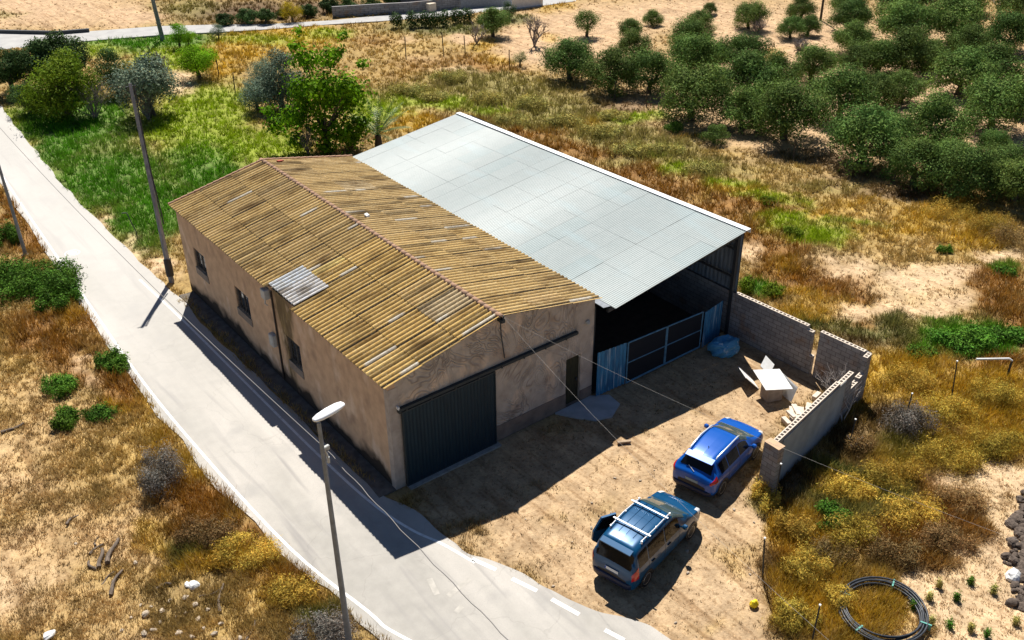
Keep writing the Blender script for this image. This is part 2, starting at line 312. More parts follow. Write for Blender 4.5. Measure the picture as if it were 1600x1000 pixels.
# orchard floor
zn('R', (1250, 60, 100, 60), (1300, 150, 300, 120, .8), (1480, 140, 150, 100, .8), (1020, 160, 60, 12, .8), (1560, 230, 60, 40)); zn('B', (1000, 165, 90, 12, .6), (1270, 245, 80, 12), (1400, 300, 110, 14, .8), (1340, 270, 60, 10, .7))
zn('T', (1250, 245, 40, 10), (1180, 250, 50, 12))
# right field
zn('L', (1190, 310, 30, 12), (1250, 315, 40, 10), (1230, 345, 40, 16), (1290, 370, 50, 12), (1330, 350, 50, 8)); zn('Y', (1330, 320, 50, 12), (1480, 330, 60, 24), (1540, 350, 40, 18), (1420, 340, 60, 14), (1510, 375, 60, 14), (1240, 420, 30, 12))
zn('S', (1330, 420, 60, 26), (1420, 440, 70, 24), (1480, 430, 60, 20), (1350, 475, 70, 16), (1490, 470, 50, 14), (1180, 395, 25, 20), (1450, 490, 60, 12), (1560, 400, 40, 10))
zn('D', (1420, 400, 70, 18), (1500, 400, 40, 16), (1380, 380, 60, 12)); zn('T', (1360, 425, 30, 14), (1440, 405, 30, 8), (1300, 400, 50, 14)); zn('O', (1230, 400, 50, 24), (1300, 445, 60, 16), (1550, 440, 50, 24), (1580, 470, 30, 30), (1240, 430, 50, 20), (1350, 500, 40, 10))
zn('Y', (1260, 455, 40, 10), (1300, 470, 40, 14), (1275, 490, 40, 10)); zn('V', (1310, 500, 50, 14), (1360, 520, 60, 16), (1400, 500, 40, 10)); zn('G', (1500, 530, 70, 22), (1560, 520, 40, 20), (1190, 445, 30, 14), (1570, 420, 20, 10), (1440, 545, 40, 10))
zn('B', (1330, 530, 40, 12), (1420, 600, 50, 14, .5), (1390, 660, 50, 20), (1330, 690, 40, 20, .8), (1230, 740, 30, 40), (1270, 740, 30, 24, .7))
zn('Y', (1420, 580, 60, 28), (1480, 620, 80, 30), (1560, 630, 60, 50), (1400, 610, 50, 20), (1530, 590, 50, 16), (1590, 680, 40, 30), (1350, 600, 30, 40), (1330, 650, 30, 16), (1500, 700, 90, 30), (1400, 730, 50, 30), (1330, 765, 50, 20))
zn('V', (1440, 700, 60, 24), (1330, 740, 50, 18), (1400, 770, 70, 30), (1560, 690, 30, 16), (1300, 790, 40, 30)); zn('O', (1560, 565, 60, 16), (1480, 770, 60, 26), (1400, 870, 70, 30), (1350, 840, 60, 30, .8), (1440, 830, 60, 24), (1240, 860, 60, 50, .7), (1500, 810, 40, 24))
zn('Y', (1240, 830, 50, 40), (1270, 900, 60, 40), (1250, 950, 60, 40), (1320, 960, 40, 40), (1400, 960, 60, 30), (1210, 800, 20, 30), (1290, 860, 40, 30)); zn('K', (1420, 790, 60, 20), (1340, 800, 50, 20), (1180, 780, 20, 16))
zn('S', (1540, 870, 60, 60), (1560, 950, 90, 60), (1480, 940, 40, 50), (1510, 760, 40, 20), (1580, 740, 40, 20), (1500, 1020, 120, 50), (1580, 800, 30, 60)); zn('B', (1195, 900, 8, 60, .9))
# yard
zn('Z', (800, 780, 120, 60, 2), (900, 850, 120, 70, 2), (1000, 900, 140, 80, 2), (1100, 920, 70, 90, 2), (900, 750, 140, 60, 2), (1050, 650, 130, 50, 2), (1180, 640, 60, 30, 2), (1120, 800, 60, 70, 1.6), (1000, 720, 120, 60, 2), (1130, 1000, 60, 60, 2), (1000, 590, 80, 30, 2), (1150, 560, 80, 40, 2), (1000, 990, 60, 40, 2), (720, 720, 100, 60, 2), (1230, 590, 60, 40, 2))
zn('T', (820, 760, 50, 14, 1.5), (930, 800, 40, 14, 1.3), (1040, 880, 30, 30, 1.5), (760, 830, 40, 10, 1.2)); zn('S', (870, 850, 50, 16, 1.6), (960, 700, 60, 14, 1.5), (1110, 900, 40, 30, 1.5))
zn('D', (860, 810, 40, 12, 1.2), (960, 740, 40, 12), (1000, 670, 60, 10), (1140, 860, 30, 20), (1110, 960, 40, 16, 1.5), (1060, 640, 50, 9, 1.2), (890, 870, 30, 14, 1))
# left foreground
zn('Y', (215, 650, 16, 40, .9), (290, 735, 22, 30, .9), (350, 810, 30, 26, .9), (430, 885, 30, 24, .9), (120, 500, 20, 30, .7)); zn('O', (185, 590, 14, 24), (255, 690, 16, 24), (320, 770, 20, 20), (395, 850, 24, 18), (480, 925, 26, 18))
zn('F', (40, 720, 110, 90, 1.2), (60, 850, 130, 90, 1.2), (140, 950, 120, 60, 1.1), (30, 620, 60, 50), (200, 820, 60, 60), (280, 990, 100, 40, 1.2))
zn('O', (20, 330, 25, 30, .8), (50, 370, 30, 25), (90, 540, 60, 40), (130, 500, 70, 20), (60, 510, 60, 20), (180, 620, 30, 30), (330, 800, 50, 40), (380, 830, 50, 30), (290, 770, 30, 20), (440, 900, 40, 20), (120, 590, 40, 20), (10, 310, 10, 30))
zn('D', (20, 560, 50, 60), (20, 640, 80, 60), (100, 720, 110, 50), (190, 690, 50, 40), (60, 800, 100, 60), (180, 790, 60, 40), (130, 950, 100, 60), (300, 960, 120, 40), (60, 1000, 80, 40), (170, 900, 60, 60), (220, 650, 40, 30), (270, 700, 30, 40))
zn('Y', (240, 690, 50, 30), (230, 640, 50, 16, .7), (330, 870, 60, 20, .8), (400, 870, 60, 24), (460, 930, 60, 20, .8), (250, 830, 40, 20, .7), (160, 640, 24, 10)); zn('V', (360, 850, 60, 20, .8), (300, 840, 40, 20, .7), (500, 960, 40, 20))
zn('S', (30, 900, 70, 45), (20, 740, 50, 20, .7), (150, 590, 20, 14), (130, 570, 14, 10), (20, 690, 40, 20, .6), (100, 900, 30, 20), (60, 600, 20, 14, .6), (110, 360, 20, 12, .3)); zn('T', (280, 925, 70, 40, .9), (130, 610, 30, 20), (90, 780, 60, 20, .6), (540, 985, 30, 14))
Zc = np.array([[z[1], z[2], z[3], z[4], z[5]] for z in Z]); Zt = [z[0] for z in Z]
PROP = {k: np.array([*v[0], v[1], v[2], v[3]]) for k, v in TYPES.items()}
BASE = PROP['D']*.6+PROP['T']*.4
def zones(x, y):
    """colour, height, density, bareness of the ground cover at world x,y"""
    P = np.stack([x, y, np.zeros_like(x)], -1)
    wx = (fbm(x*.45, y*.45, 3)-.5)*2.6+(fbm(x*1.6, y*1.6, 9)-.5)*1.0; wy = (fbm(x*.45, y*.45, 5)-.5)*2.6+(fbm(x*1.6, y*1.6, 11)-.5)*1.0
    P[..., 0] += wx; P[..., 1] += wy
    u, v, d = proj(P)
    acc = np.tile(BASE*.12, (len(x), 1)); ws = np.full(len(x), .12)
    for i in range(len(Z)):
        cx, cy, rx, ry, k = Zc[i]
        q = ((u-cx)/rx)**2+((v-cy)/ry)**2
        s = q < 6
        if not s.any(): continue
        ww = k*(1.35 if Zt[i] in 'GL' else 1)*np.exp(-1.3*q[s]); ww = ww*ww*2; acc[s] += ww[:, None]*PROP[Zt[i]]; ws[s] += ww
    return acc/ws[:, None]

# ------------------------------------------------------------------ roads (world outlines)
def gp(pts): return [tuple(G(*p)[:2]) for p in pts]
L_edge = [(-2.6, 66), (-3.5, 52)]+gp([(0, 285), (100, 436), (200, 586), (300, 712), (440, 866), (560, 965), (603, 1000)])+[(-2.9, -8.6), (-.2, -12.2), (4, -16.5), (10, -22)]
R_edge = [(.6, 70), (-.17, 59.3)]+gp([(50, 228), (100, 290), (170, 360), (245, 432), (292, 478)])+[(-.9, 14), (-.75, 7), (-.6, 1.0)]+gp([(645, 800), (700, 846), (735, 864), (776, 879), (857, 917), (897, 937), (933, 953), (976, 961), (1005, 974), (1035, 994), (1120, 1060), (1250, 1200)])
ROAD = L_edge+R_edge[::-1]
# ------------------------------------------------------------------ ground mesh
def axis(lo, hi, a, b, st):
    mid = list(np.arange(a, b, st)); out = mid[:]
    s = st; x = mid[-1]
    while x < hi: s *= 1.35; x += s; out.append(x)
    s = st; x = mid[0]; pre = []
    while x > lo: s *= 1.35; x -= s; pre.append(x)
    return np.array(pre[::-1]+out)
gx = axis(-400, 500, -26, 74, .3); gy = axis(-300, 600, -24, 110, .3)
XX, YY = np.meshgrid(gx, gy); x = XX.ravel(); y = YY.ravel()
CROSS = gp([(-60, 54), (0, 52), (60, 52), (130, 50), (250, 41), (330, 39), (420, 38), (520, 32), (600, 24), (720, 13), (850, -2), (900, -10), (900, 2), (850, 9), (720, 24), (600, 33), (520, 38), (420, 46), (350, 50), (250, 55), (140, 64), (60, 72), (0, 78), (-60, 84)])
def flatmask(x, y):
    m = np.ones_like(x)
    near = np.clip(np.maximum(np.maximum(-7.5-x, x-22), np.maximum(-14-y, y-30))/6, 0, 1)
    m *= near
    return m*(~inpoly(x, y, [(a-(3 if i < len(L_edge) else -3), b) for i, (a, b) in enumerate(ROAD)]))*(~inpoly(x, y, CROSS))
rough_h = (fbm(x*.25, y*.25, 20)-.5)*.5+(fbm(x*1.3, y*1.3, 21)-.5)*.14
z = rough_h*flatmask(x, y)-.02
micro = (fbm(x*2.7, y*2.7, 30)-.5)*.07*(~inpoly(x, y, ROAD))*((x < 0) | (x > 19) | (y < -.2) | (y > 21))
z = np.minimum(z, z*.6+.12)+micro-.012
ZG = z.reshape(XX.shape)
def ground_z(px, py):
    i = np.clip(np.searchsorted(gx, px)-1, 0, len(gx)-2); j = np.clip(np.searchsorted(gy, py)-1, 0, len(gy)-2)
    fx = (px-gx[i])/(gx[i+1]-gx[i]); fy = (py-gy[j])/(gy[j+1]-gy[j])
    return (ZG[j, i]*(1-fx)+ZG[j, i+1]*fx)*(1-fy)+(ZG[j+1, i]*(1-fx)+ZG[j+1, i+1]*fx)*fy
zp = zones(x, y)
soil = np.array([.56, .40, .27]); bare = zp[:, 5:6]
gc = zp[:, :3]*(.55+.45*bare)+soil*(1-bare)*.12
gc *= (.82+.36*fbm(x*.9, y*.9, 40))[:, None]
far = np.clip((np.hypot(x-20, y-40)-110)/60, 0, 1)[:, None]; gc = gc*(1-far)+np.array([.34, .25, .13])*far
nx, ny = len(gx), len(gy)
idx = np.arange(nx*ny).reshape(ny, nx)
F = np.stack([idx[:-1, :-1], idx[:-1, 1:], idx[1:, 1:], idx[1:, :-1]], -1).reshape(-1, 4)
def soil_x(N, L, mp, col, b):
    col = mixc(N, L, noise(N, L, mp.outputs[0], 1., .52, .68, stretch=(2.4, .22, 1), dist_=.4), col, mixc(N, L, 1.0, col, (.66, .60, .54), 'MULTIPLY'))
    c = mixc(N, L, noise(N, L, mp.outputs[0], 7, .5, .72), col, mixc(N, L, 1.0, col, (.62, .55, .48), 'MULTIPLY'))
    c = mixc(N, L, noise(N, L, mp.outputs[0], 16, .58, .7), c, mixc(N, L, 1.0, col, (1.35, 1.3, 1.25), 'MULTIPLY'))
    return mixc(N, L, noise(N, L, mp.outputs[0], 33, .62, .7), c, (.10, .07, .04))
m_ground = mat('dry_ground', (1.1, 1.08, 1.05), (.78, .76, .74), 1.6, .97, 1.6, 11, attr=True, extra=soil_x)
g = link('ground', npmesh('ground', np.stack([x, y, z], -1), F, m_ground, gc, True)); g['kind'] = 'structure'

def sheet(name, poly, zz, m, kind='structure'):
    me = bpy.data.meshes.new(name); me.from_pydata([(a, b, zz) for a, b in poly], [], [tuple(range(len(poly)))]); me.materials.append(m); me.update()
    o = link(name, me); 
    if kind: o['kind'] = kind
    return o
def smooth_line(P, n=6):
    P = [np.array(p, float) for p in P]; out = []
    for i in range(len(P)-1):
        a, b, c, d = P[max(i-1, 0)], P[i], P[i+1], P[min(i+2, len(P)-1)]
        for k in range(n):
            t = k/n; out.append(.5*((2*b)+(-a+c)*t+(2*a-5*b+4*c-d)*t*t+(-a+3*b-3*c+d)*t**3))
    out.append(P[-1]); return out
LE = smooth_line(L_edge); RE = smooth_line(R_edge)
def jag(P, amp, s): return [(p[0]+amp*(vnoise(p[1]*1.1, p[0]*.1, s)-.5), p[1]+amp*.5*(vnoise(p[0]*2.1, p[1]*1.4, s+3)-.5)) for p in P]
roadpoly = jag(LE, .45, 50)+jag(RE, .3, 51)[::-1]
def prism(name, poly, z0, z1, m, kind='structure'):
    n = len(poly); mb = MB(); mb.add([(a, b, z1) for a, b in poly]+[(a, b, z0) for a, b in poly], [tuple(range(n))]+[((i+1) % n, i, n+i, n+(i+1) % n) for i in range(n)])
    o = mb.build(name, m); o['kind'] = kind; return o
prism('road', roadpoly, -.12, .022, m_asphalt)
prism('cross_road', CROSS, -.12, .03, m_asphalt2)
def strip(P, w_):
    P = [np.array(p[:2], float) for p in P]; a = []; b = []
    for i, p in enumerate(P):
        t = P[min(i+1, len(P)-1)]-P[max(i-1, 0)]; t /= np.linalg.norm(t); nn = np.array([-t[1], t[0]])*w_/2; a.append(p+nn); b.append(p-nn)
    return a, b
def ribbon(name, P, w_, zz, m, dashes=None):
    mb = MB()
    for seg in (dashes or [P]):
        a, b = strip(seg, w_); n = len(a)
        mb.add([(*p, zz) for p in a]+[(*p, zz) for p in b], [(i, n+i, n+i+1, i+1) for i in range(n-1)])
    o = mb.build(name, m); o['kind'] = 'structure'; return o
# left edge line (wide, faded) and right edge line, dashed in front of the yard
ls = smooth_line([(p[0]+.36, p[1]+.08) for p in L_edge], 5)
ribbon('edge_line_paint', ls[8:], .11, .027, m_paint)
rs = smooth_line([(-1.75, 23), (-1.55, 17), (-1.45, 10), (-1.35, 4), (-1.15, 0), (-.75, -2.2)]+gp([(690, 850), (742, 880)]), 5)
ribbon('yard_line_paint', rs, .11, .027, m_paint)
dash = [gp(p) for p in ([(738, 874), (775, 891)], [(800, 905), (839, 924)], [(862, 937), (905, 961)], [(945, 985), (975, 1001)])]
ribbon('dashed_line_paint', None, .16, .027, m_paint, dash)
# arrow / worn marks near the bend
ribbon('worn_marking', None, .2, .026, mat('worn_paint', (.45, .42, .375), (.36, .34, .305), 5, .9), [gp([(671, 905), (683, 930)]), gp([(700, 932), (735, 905)]), gp([(712, 958), (722, 948)])])
# dark strip of damp ground along the long wall
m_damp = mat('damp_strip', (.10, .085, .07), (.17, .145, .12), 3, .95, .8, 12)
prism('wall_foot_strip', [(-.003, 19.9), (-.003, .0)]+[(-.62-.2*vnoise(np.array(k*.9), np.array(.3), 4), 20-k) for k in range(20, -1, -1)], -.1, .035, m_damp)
# manhole
mb = MB(); c0 = G(113, 396)
for r0, r1 in ((.42, .36), (.24, .0)):
    vs = []; n = 28
    for rr in (r0, max(r1, .001)): vs += [(c0[0]+rr*math.cos(2*math.pi*k/n), c0[1]+rr*math.sin(2*math.pi*k/n), .028) for k in range(n)]
    mb.add(vs, [(k, (k+1) % n, n+(k+1) % n, n+k) for k in range(n)])
tag(mb.build('manhole_cover', mat('pale_iron', (.8, .78, .75), (.6, .58, .55), 5, .7)), 'round pale manhole cover set in the road between the two lamp posts', 'manhole cover')

# ------------------------------------------------------------------ barn
barn = empty('barn', (0, 0, 0), 0, 'long ochre plastered barn with lichen stained corrugated gable roof beside the road', 'barn')
EAVE, RIDGE, LEN, WID = 4.88, 5.95, 20.17, 10.0
def wall_open(mb, org, ud, W, H, openings, t, nd):
    """wall plate with rectangular openings: org corner, ud along, nd outward normal, thickness t inward"""
    us = sorted({0, W}|{o[0] for o in openings}|{o[1] for o in openings}); zs = sorted({0, H}|{o[2] for o in openings}|{o[3] for o in openings})
    org, ud, nd = map(np.array, (org, ud, nd)); P = lambda u, z, k: org+ud*u+np.array([0, 0, z])-nd*k
    for i in range(len(us)-1):
        for j in range(len(zs)-1):
            um, zm = (us[i]+us[i+1])/2, (zs[j]+zs[j+1])/2
            if any(o[0] < um < o[1] and o[2] < zm < o[3] for o in openings): continue
            mb.add([P(us[i], zs[j], 0), P(us[i+1], zs[j], 0), P(us[i+1], zs[j+1], 0), P(us[i], zs[j+1], 0)], [(0, 1, 2, 3)])
            mb.add([P(us[i], zs[j], t), P(us[i+1], zs[j], t), P(us[i+1], zs[j+1], t), P(us[i], zs[j+1], t)], [(3, 2, 1, 0)])
    for o in openings+[(0, W, 0, H)]:
        c = [(o[0], o[2]), (o[1], o[2]), (o[1], o[3]), (o[0], o[3])]
        for k in range(4):
            a, b = c[k], c[(k+1) % 4]; mb.add([P(*a, 0), P(*b, 0), P(*b, t), P(*a, t)], [(0, 1, 2, 3)])
# long road-side wall; windows (y0,y1,z0,z1)
wins = [(17.15, 18.6, 2.05, 3.15), (12.2, 13.7, 1.9, 3.07), (7.22, 8.45, 1.65, 2.9)]
mb = MB(); wall_open(mb, (0, LEN, 0), (0, -1, 0), LEN, EAVE-.06, [(LEN-w_[1], LEN-w_[0], w_[2], w_[3]) for w_ in wins], .3, (-1, 0, 0))
mb.build('road_wall', m_plaster, barn)
mb = MB(); mb.box(.3, WID, LEN-.25, LEN, 0, EAVE-.06); mb.add([(0, LEN, EAVE-.06), (WID, LEN, EAVE-.06), (WID/2, LEN, RIDGE-.08), (0, LEN-.25, EAVE-.06), (WID, LEN-.25, EAVE-.06), (WID/2, LEN-.25, RIDGE-.08)], [(0, 2, 1), (3, 4, 5), (0, 3, 5, 2), (1, 2, 5, 4)])
mb.build('rear_gable_wall', m_plaster, barn)
mb = MB(); mb.box(WID-.25, WID, .3, LEN-.25, 0, EAVE-.06); mb.build('yard_wall', m_block, barn)
mb = MB(); H0 = EAVE-.06
wall_open(mb, (.302, 0, 0), (1, 0, 0), WID-.302, H0, [(.25, 4.3, 0.0, 3.35), (8.2, 9.0, .05, 2.45)], .297, (0, -1, 0))
mb.add([(.302, 0, H0), (WID, 0, H0), (WID/2, 0, RIDGE-.08), (.302, .297, H0), (WID, .297, H0), (WID/2, .297, RIDGE-.08)], [(0, 1, 2), (3, 5, 4), (0, 2, 5, 3), (1, 4, 5, 2)])
mb.build('front_gable_wall', m_swirl, barn)
mb = MB(); mb.box(-.012, .42, -.02, .28, 0, 4.62); mb.build('corner_pier', m_quoin, barn)
mb = MB(); mb.box(4.72, 8.5, -.03, .0-.003, 0, .75); mb.box(9.3, 9.98, -.03, -.003, 0, .55); mb.build('plinth', mat('plinth_render', (.25, .19, .15), (.16, .125, .10), 2, .95, .5, 12), barn)
for (y0, y1, z0, z1) in wins:
    f = MB(); t = .07
    f.box(.10, .17, y0, y0+t, z0, z1); f.box(.10, .17, y1-t, y1, z0, z1); f.box(.10, .17, y0+t, y1-t, z0, z0+t); f.box(.10, .17, y0+t, y1-t, z1-t, z1); f.box(.11, .16, (y0+y1)/2-.03, (y0+y1)/2+.03, z0+t, z1-t)
    wf = f.build('window', m_frame, barn)
    MB().box(.135, .145, y0+t, y1-t, z0+t, z1-t).build('pane', m_glass, wf)
    b = MB()
    for k in range(6): yy = y0+.1+(y1-y0-.2)*k/5; b.tube([(.04, yy, z0+.004), (.04, yy, z1-.004)], .011, 6)
    for k in range(4): zz = z0+.12+(z1-z0-.24)*k/3; b.tube([(.04, y0+.004, zz), (.04, y1-.004, zz)], .009, 6)
    b.build('window_grille', m_steel, wf)
    s = MB(); s.box(-.03, .1, y0-.05, y1+.05, z0-.38, z0-.003); s.build('window_sill', mat('sill_render', (.27, .22, .18), (.20, .16, .13), 4, .95), wf)
# drain stain pipe, meter boxes, wall lamp on the long wall
MB().tube([(-.05, 9.3, 4.7), (-.05, 9.3, .2)], .045, 8).build('downpipe', mat('dark_pipe', (.04, .03, .025), None, rough=.7), barn)
mb = MB(); mb.box(-.2, -.003, 9.55, 9.95, 1.75, 2.35, .02); mb.box(-.22, -.2, 9.6, 9.9, 1.8, 2.3); mb.build('meter_box', m_box, barn)
mb = MB(); mb.box(-.28, -.003, 9.5, 9.9, 4.2, 4.66, .03); mb.tube([(-.15, 9.7, 4.25), (-.22, 9.7, 3.95), (-.1, 9.75, 3.8)], .03, 6); mb.build('junction_box', m_box, barn)
def corr_row(xa, za, xb, zb, ya, yb, pitch, amp, sheet, colf, seed, n=12, ns=8, lift=.0, streak=True):
    """one row of profiled sheets between two heights; returns verts, faces, colours"""
    r = random.Random(seed); V = []; F = []; C = []; y = ya
    while y < yb-.02:
        y1 = min(y+sheet, yb); m = max(3, int(round((y1-y)/pitch*ns)))+1
        li = lift+r.uniform(0, .006); sc = colf(r, (y+y1)/2); ex = r.uniform(-.03, .03)
        b = len(V); ys = np.linspace(y, y1+.02, m)
        for i in range(n):
            t = i/(n-1); X = xa+(xb-xa)*t; Zz = za+(zb-za)*t
            if i == 0: X += ex*(1 if xa > xb else -1)*.7
            for yy in ys:
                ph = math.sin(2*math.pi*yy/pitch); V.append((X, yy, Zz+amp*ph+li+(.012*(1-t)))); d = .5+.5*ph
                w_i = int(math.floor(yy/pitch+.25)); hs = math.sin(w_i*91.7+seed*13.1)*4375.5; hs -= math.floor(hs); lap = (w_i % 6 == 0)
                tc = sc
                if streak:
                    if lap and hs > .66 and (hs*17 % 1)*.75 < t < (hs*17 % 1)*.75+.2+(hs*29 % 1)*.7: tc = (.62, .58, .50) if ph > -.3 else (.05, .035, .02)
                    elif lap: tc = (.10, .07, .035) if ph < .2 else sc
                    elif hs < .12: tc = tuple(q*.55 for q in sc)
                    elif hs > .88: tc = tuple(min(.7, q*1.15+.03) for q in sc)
                C.append(tuple(c*(.12+.88*min(1, d*1.35)) for c in tc))  # valleys darkened in the colour, for corrugation shade as well as dirt
        for i in range(n-1):
            for k in range(m-1): F.append((b+i*m+k, b+i*m+k+1, b+(i+1)*m+k+1, b+(i+1)*m+k))
        y = y1
    return V, F, C
def join_rows(name, rows, m, parent, thick=.007):
    V = []; F = []; C = []
    for v, f, c in rows: b = len(V); V += v; F += [tuple(b+i for i in q) for q in f]; C += c
    o = link(name, npmesh(name, V, F, m, np.array(C), False), parent)
    s = o.modifiers.new('thick', 'SOLIDIFY'); s.thickness = thick; s.offset = -1; return o
def lichen(r, y):
    k = r.random(); base = (.58, .39, .13)
    if k < .12: base = (.53, .36, .13)
    elif k < .22: base = (.56, .385, .15)
    elif k < .24: base = (.56, .44, .26)
    elif k < .42: base = (.64, .43, .14)
    v = r.uniform(.93, 1.05)
    if y > 9: base = tuple(a*.72+b*.28 for a, b in zip(base, (.34, .27, .17)))
    return tuple(c*v for c in base)
def lichen_r(r, y):
    c = lichen(r, y); return tuple(a*.6+b*.4 for a, b in zip(c, (.58, .43, .22)))
P1, A1 = .245, .04
xe, xr = -.25, 5.0; ze = EAVE; zr = RIDGE
def on(x): return ze+(zr-ze)*(x-xe)/(xr-xe)
rows = []
for k in range(3):
    x0 = xe+(xr-xe)*k/3-(.12 if k else 0); x1 = xe+(xr-xe)*(k+1)/3
    parts = [(-.22, 7.08, 0), (7.1, 9.42, 1), (9.44, LEN+.12, 0)] if k == 0 else [(-.22+k*.01, LEN+.12, 0)]
    for (ya, yb, white) in parts:
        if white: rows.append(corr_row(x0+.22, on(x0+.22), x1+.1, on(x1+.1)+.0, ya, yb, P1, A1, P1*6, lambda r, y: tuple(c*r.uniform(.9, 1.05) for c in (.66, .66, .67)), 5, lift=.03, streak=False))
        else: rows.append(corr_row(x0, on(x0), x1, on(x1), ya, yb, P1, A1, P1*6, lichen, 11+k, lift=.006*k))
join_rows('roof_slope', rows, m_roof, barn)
xe2 = 10.2; zer = EAVE+.0
def on2(x): return zer+(zr-zer)*(xe2-x)/(xe2-5.0)
rows = []
for k in range(3):
    x0 = xe2-(xe2-5.)*k/3+(.12 if k else 0); x1 = xe2-(xe2-5.)*(k+1)/3
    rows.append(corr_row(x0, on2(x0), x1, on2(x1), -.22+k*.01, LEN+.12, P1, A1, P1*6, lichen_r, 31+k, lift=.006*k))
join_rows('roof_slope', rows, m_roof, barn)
# ridge tiles: overlapping half rounds
mb = MB(); y = -.26; r_ = random.Random(3)
while y < LEN+.1:
    l = .42; R0 = .098; R1 = .09; n = 8; zz = zr+.035; dx = r_.uniform(-.006, .006)
    vs = []
    for (yy, R, dz) in ((y, R0, .012), (y+l, R1, 0)):
        for rr in (R, R-.02):
            for k in range(n+1): a = math.pi*k/n; vs.append((5+dx+rr*1.25*math.cos(a), yy, zz+dz-.05+rr*math.sin(a)))
    m = n+1; fs = []
    for k in range(n): fs += [(k, k+1, 2*m+k+1, 2*m+k), (m+k+1, m+k, 3*m+k, 3*m+k+1), (k+1, k, m+k, m+k+1)]
    mb.add(vs, fs, True); y += .37
mb.build('ridge_cap', m_ridge, barn)
# verge tiles on the rear gable, both slopes
for sx in (0, 1):
    mb = MB()
    for k in range(15):
        t0, t1 = k/15, (k+1)/15+.012
        X0, X1 = (xe+(xr-xe)*t0, xe+(xr-xe)*t1) if sx == 0 else (xe2-(xe2-5)*t0, xe2-(xe2-5)*t1); zf = on if sx == 0 else on2
        mb.tube([(X0, LEN+.1, zf(X0)+.06), (X1, LEN+.1, zf(X1)+.04)], [.075, .065], 8)
    mb.build('verge_tiles', m_ridge, barn)
# front mortar under the sheets
mb = MB()
for X0, X1, zf in ((-.0, 5, on), (5, 10, on2)): mb.obox(((X0+X1)/2, .1, (zf(X0)+zf(X1))/2-.055), ((X1-X0)/2, 0, (zf(X1)-zf(X0))/2), (0, .12, 0), (0, 0, .03))
mb.build('verge_mortar', mat('mortar', (.30, .25, .2), (.2, .17, .14), 8, .95, .6, 20), barn)
# roof vent scrap, orange tile pieces
mb = MB(); P = G(574, 342, 5.7); mb.obox((P[0], P[1], on2(P[0])+.10), (.09, .02, 0), (-.02, .08, .03), (0, .02, .04)); mb.build('loose_tile', m_white, None); o = bpy.data.objects['loose_tile']; tag(o, 'small pale piece of tile lying on the barn roof behind the ridge', 'tile')
o = MB().obox((5.75, LEN-.35, on2(5.75)+.09), (.16, .05, -.03), (-.04, .08, 0), (0, 0, .03)).build('broken_tile', mat('red_clay', (.35, .07, .04), None), None); tag(o, 'small red broken tile on the rear end of the barn roof by the ridge', 'tile')
# sliding gate with rail
gt = MB(); n = 27; x0g, x1g = .46, 4.68
vs = []
for i in range(n*4+1):
    xx = x0g+(x1g-x0g)*i/(n*4); yy = -.13-(.018 if i % 4 in (1, 2) else 0); vs += [(xx, yy, .08), (xx, yy, 3.52)]
gt.add(vs, [(2*i, 2*i+2, 2*i+3, 2*i+1) for i in range(n*4)]); 
gate = gt.build('sliding_gate', m_gate, barn)
fr = MB(); fr.box(x0g-.03, x0g, -.17, -.08, .05, 3.55); fr.box(x1g, x1g+.03, -.17, -.08, .05, 3.55); fr.box(x0g, x1g, -.165, -.09, .03, .10); fr.box(x0g, x1g, -.165, -.09, 3.5, 3.56); fr.build('gate_frame', m_rail, gate)
rl = MB(); rl.box(.35, 9.0, -.16, -.004, 3.6, 3.72); rl.box(.30, .36, -.2, -.004, 3.55, 3.78)
for k in range(8): rl.box(.6+k*1.1, .66+k*1.1, -.19, -.16, 3.58, 3.74)
rl.build('gate_rail', m_rail, barn)
MB().box(.26, .34, -.2, -.03, 3.72, 3.86, .02).build('rail_end_lamp', m_white, barn)
# sill slab under the gate
sb = MB(); sb.box(.45, 4.8, -.35, -.003, -.05, .045); o = sb.build('gate_sill', mat('concrete_sill', (.36, .34, .31), (.26, .25, .23), 4, .9), barn)
dr = MB(); dr.box(8.503, 9.297, .12, .17, .05, 2.447); d = dr.build('small_door', m_door, barn); 
hd = MB(); hd.box(9.14, 9.2, .06, .12, 1.1, 1.25); hd.build('door_handle', m_steel, d)
cs = MB(); cs.tube([(5.05, -.06, 5.85), (5.1, -.05, 5.0), (5.25, -.05, 3.9)], .02, 6); cs.build('downlead_cable', m_rail, barn)
bk = MB(); bk.box(4.92, 5.08, -.34, -.05, 5.72, 5.86); bk.tube([(5, -.3, 5.8), (5, -.34, 6.05)], .03, 6); bk.build('cable_bracket', m_rail, barn)
MB().tube([(9.6, -.02, 3.9), (9.6, -.12, 3.85)], [.12, .07], 10).build('wall_lamp', m_box, barn)

# concrete apron at the small door, bare patch of cement
apron = [(7.9, -.05), (9.9, -.05), (10.6, -.5), (10.5, -1.3), (9.6, -1.75), (8.9, -1.5), (8.4, -.9)]
prism('door_apron', apron, -.1, .05, mat('cement_apron', (.44, .45, .46), (.34, .35, .36), 2, .9))

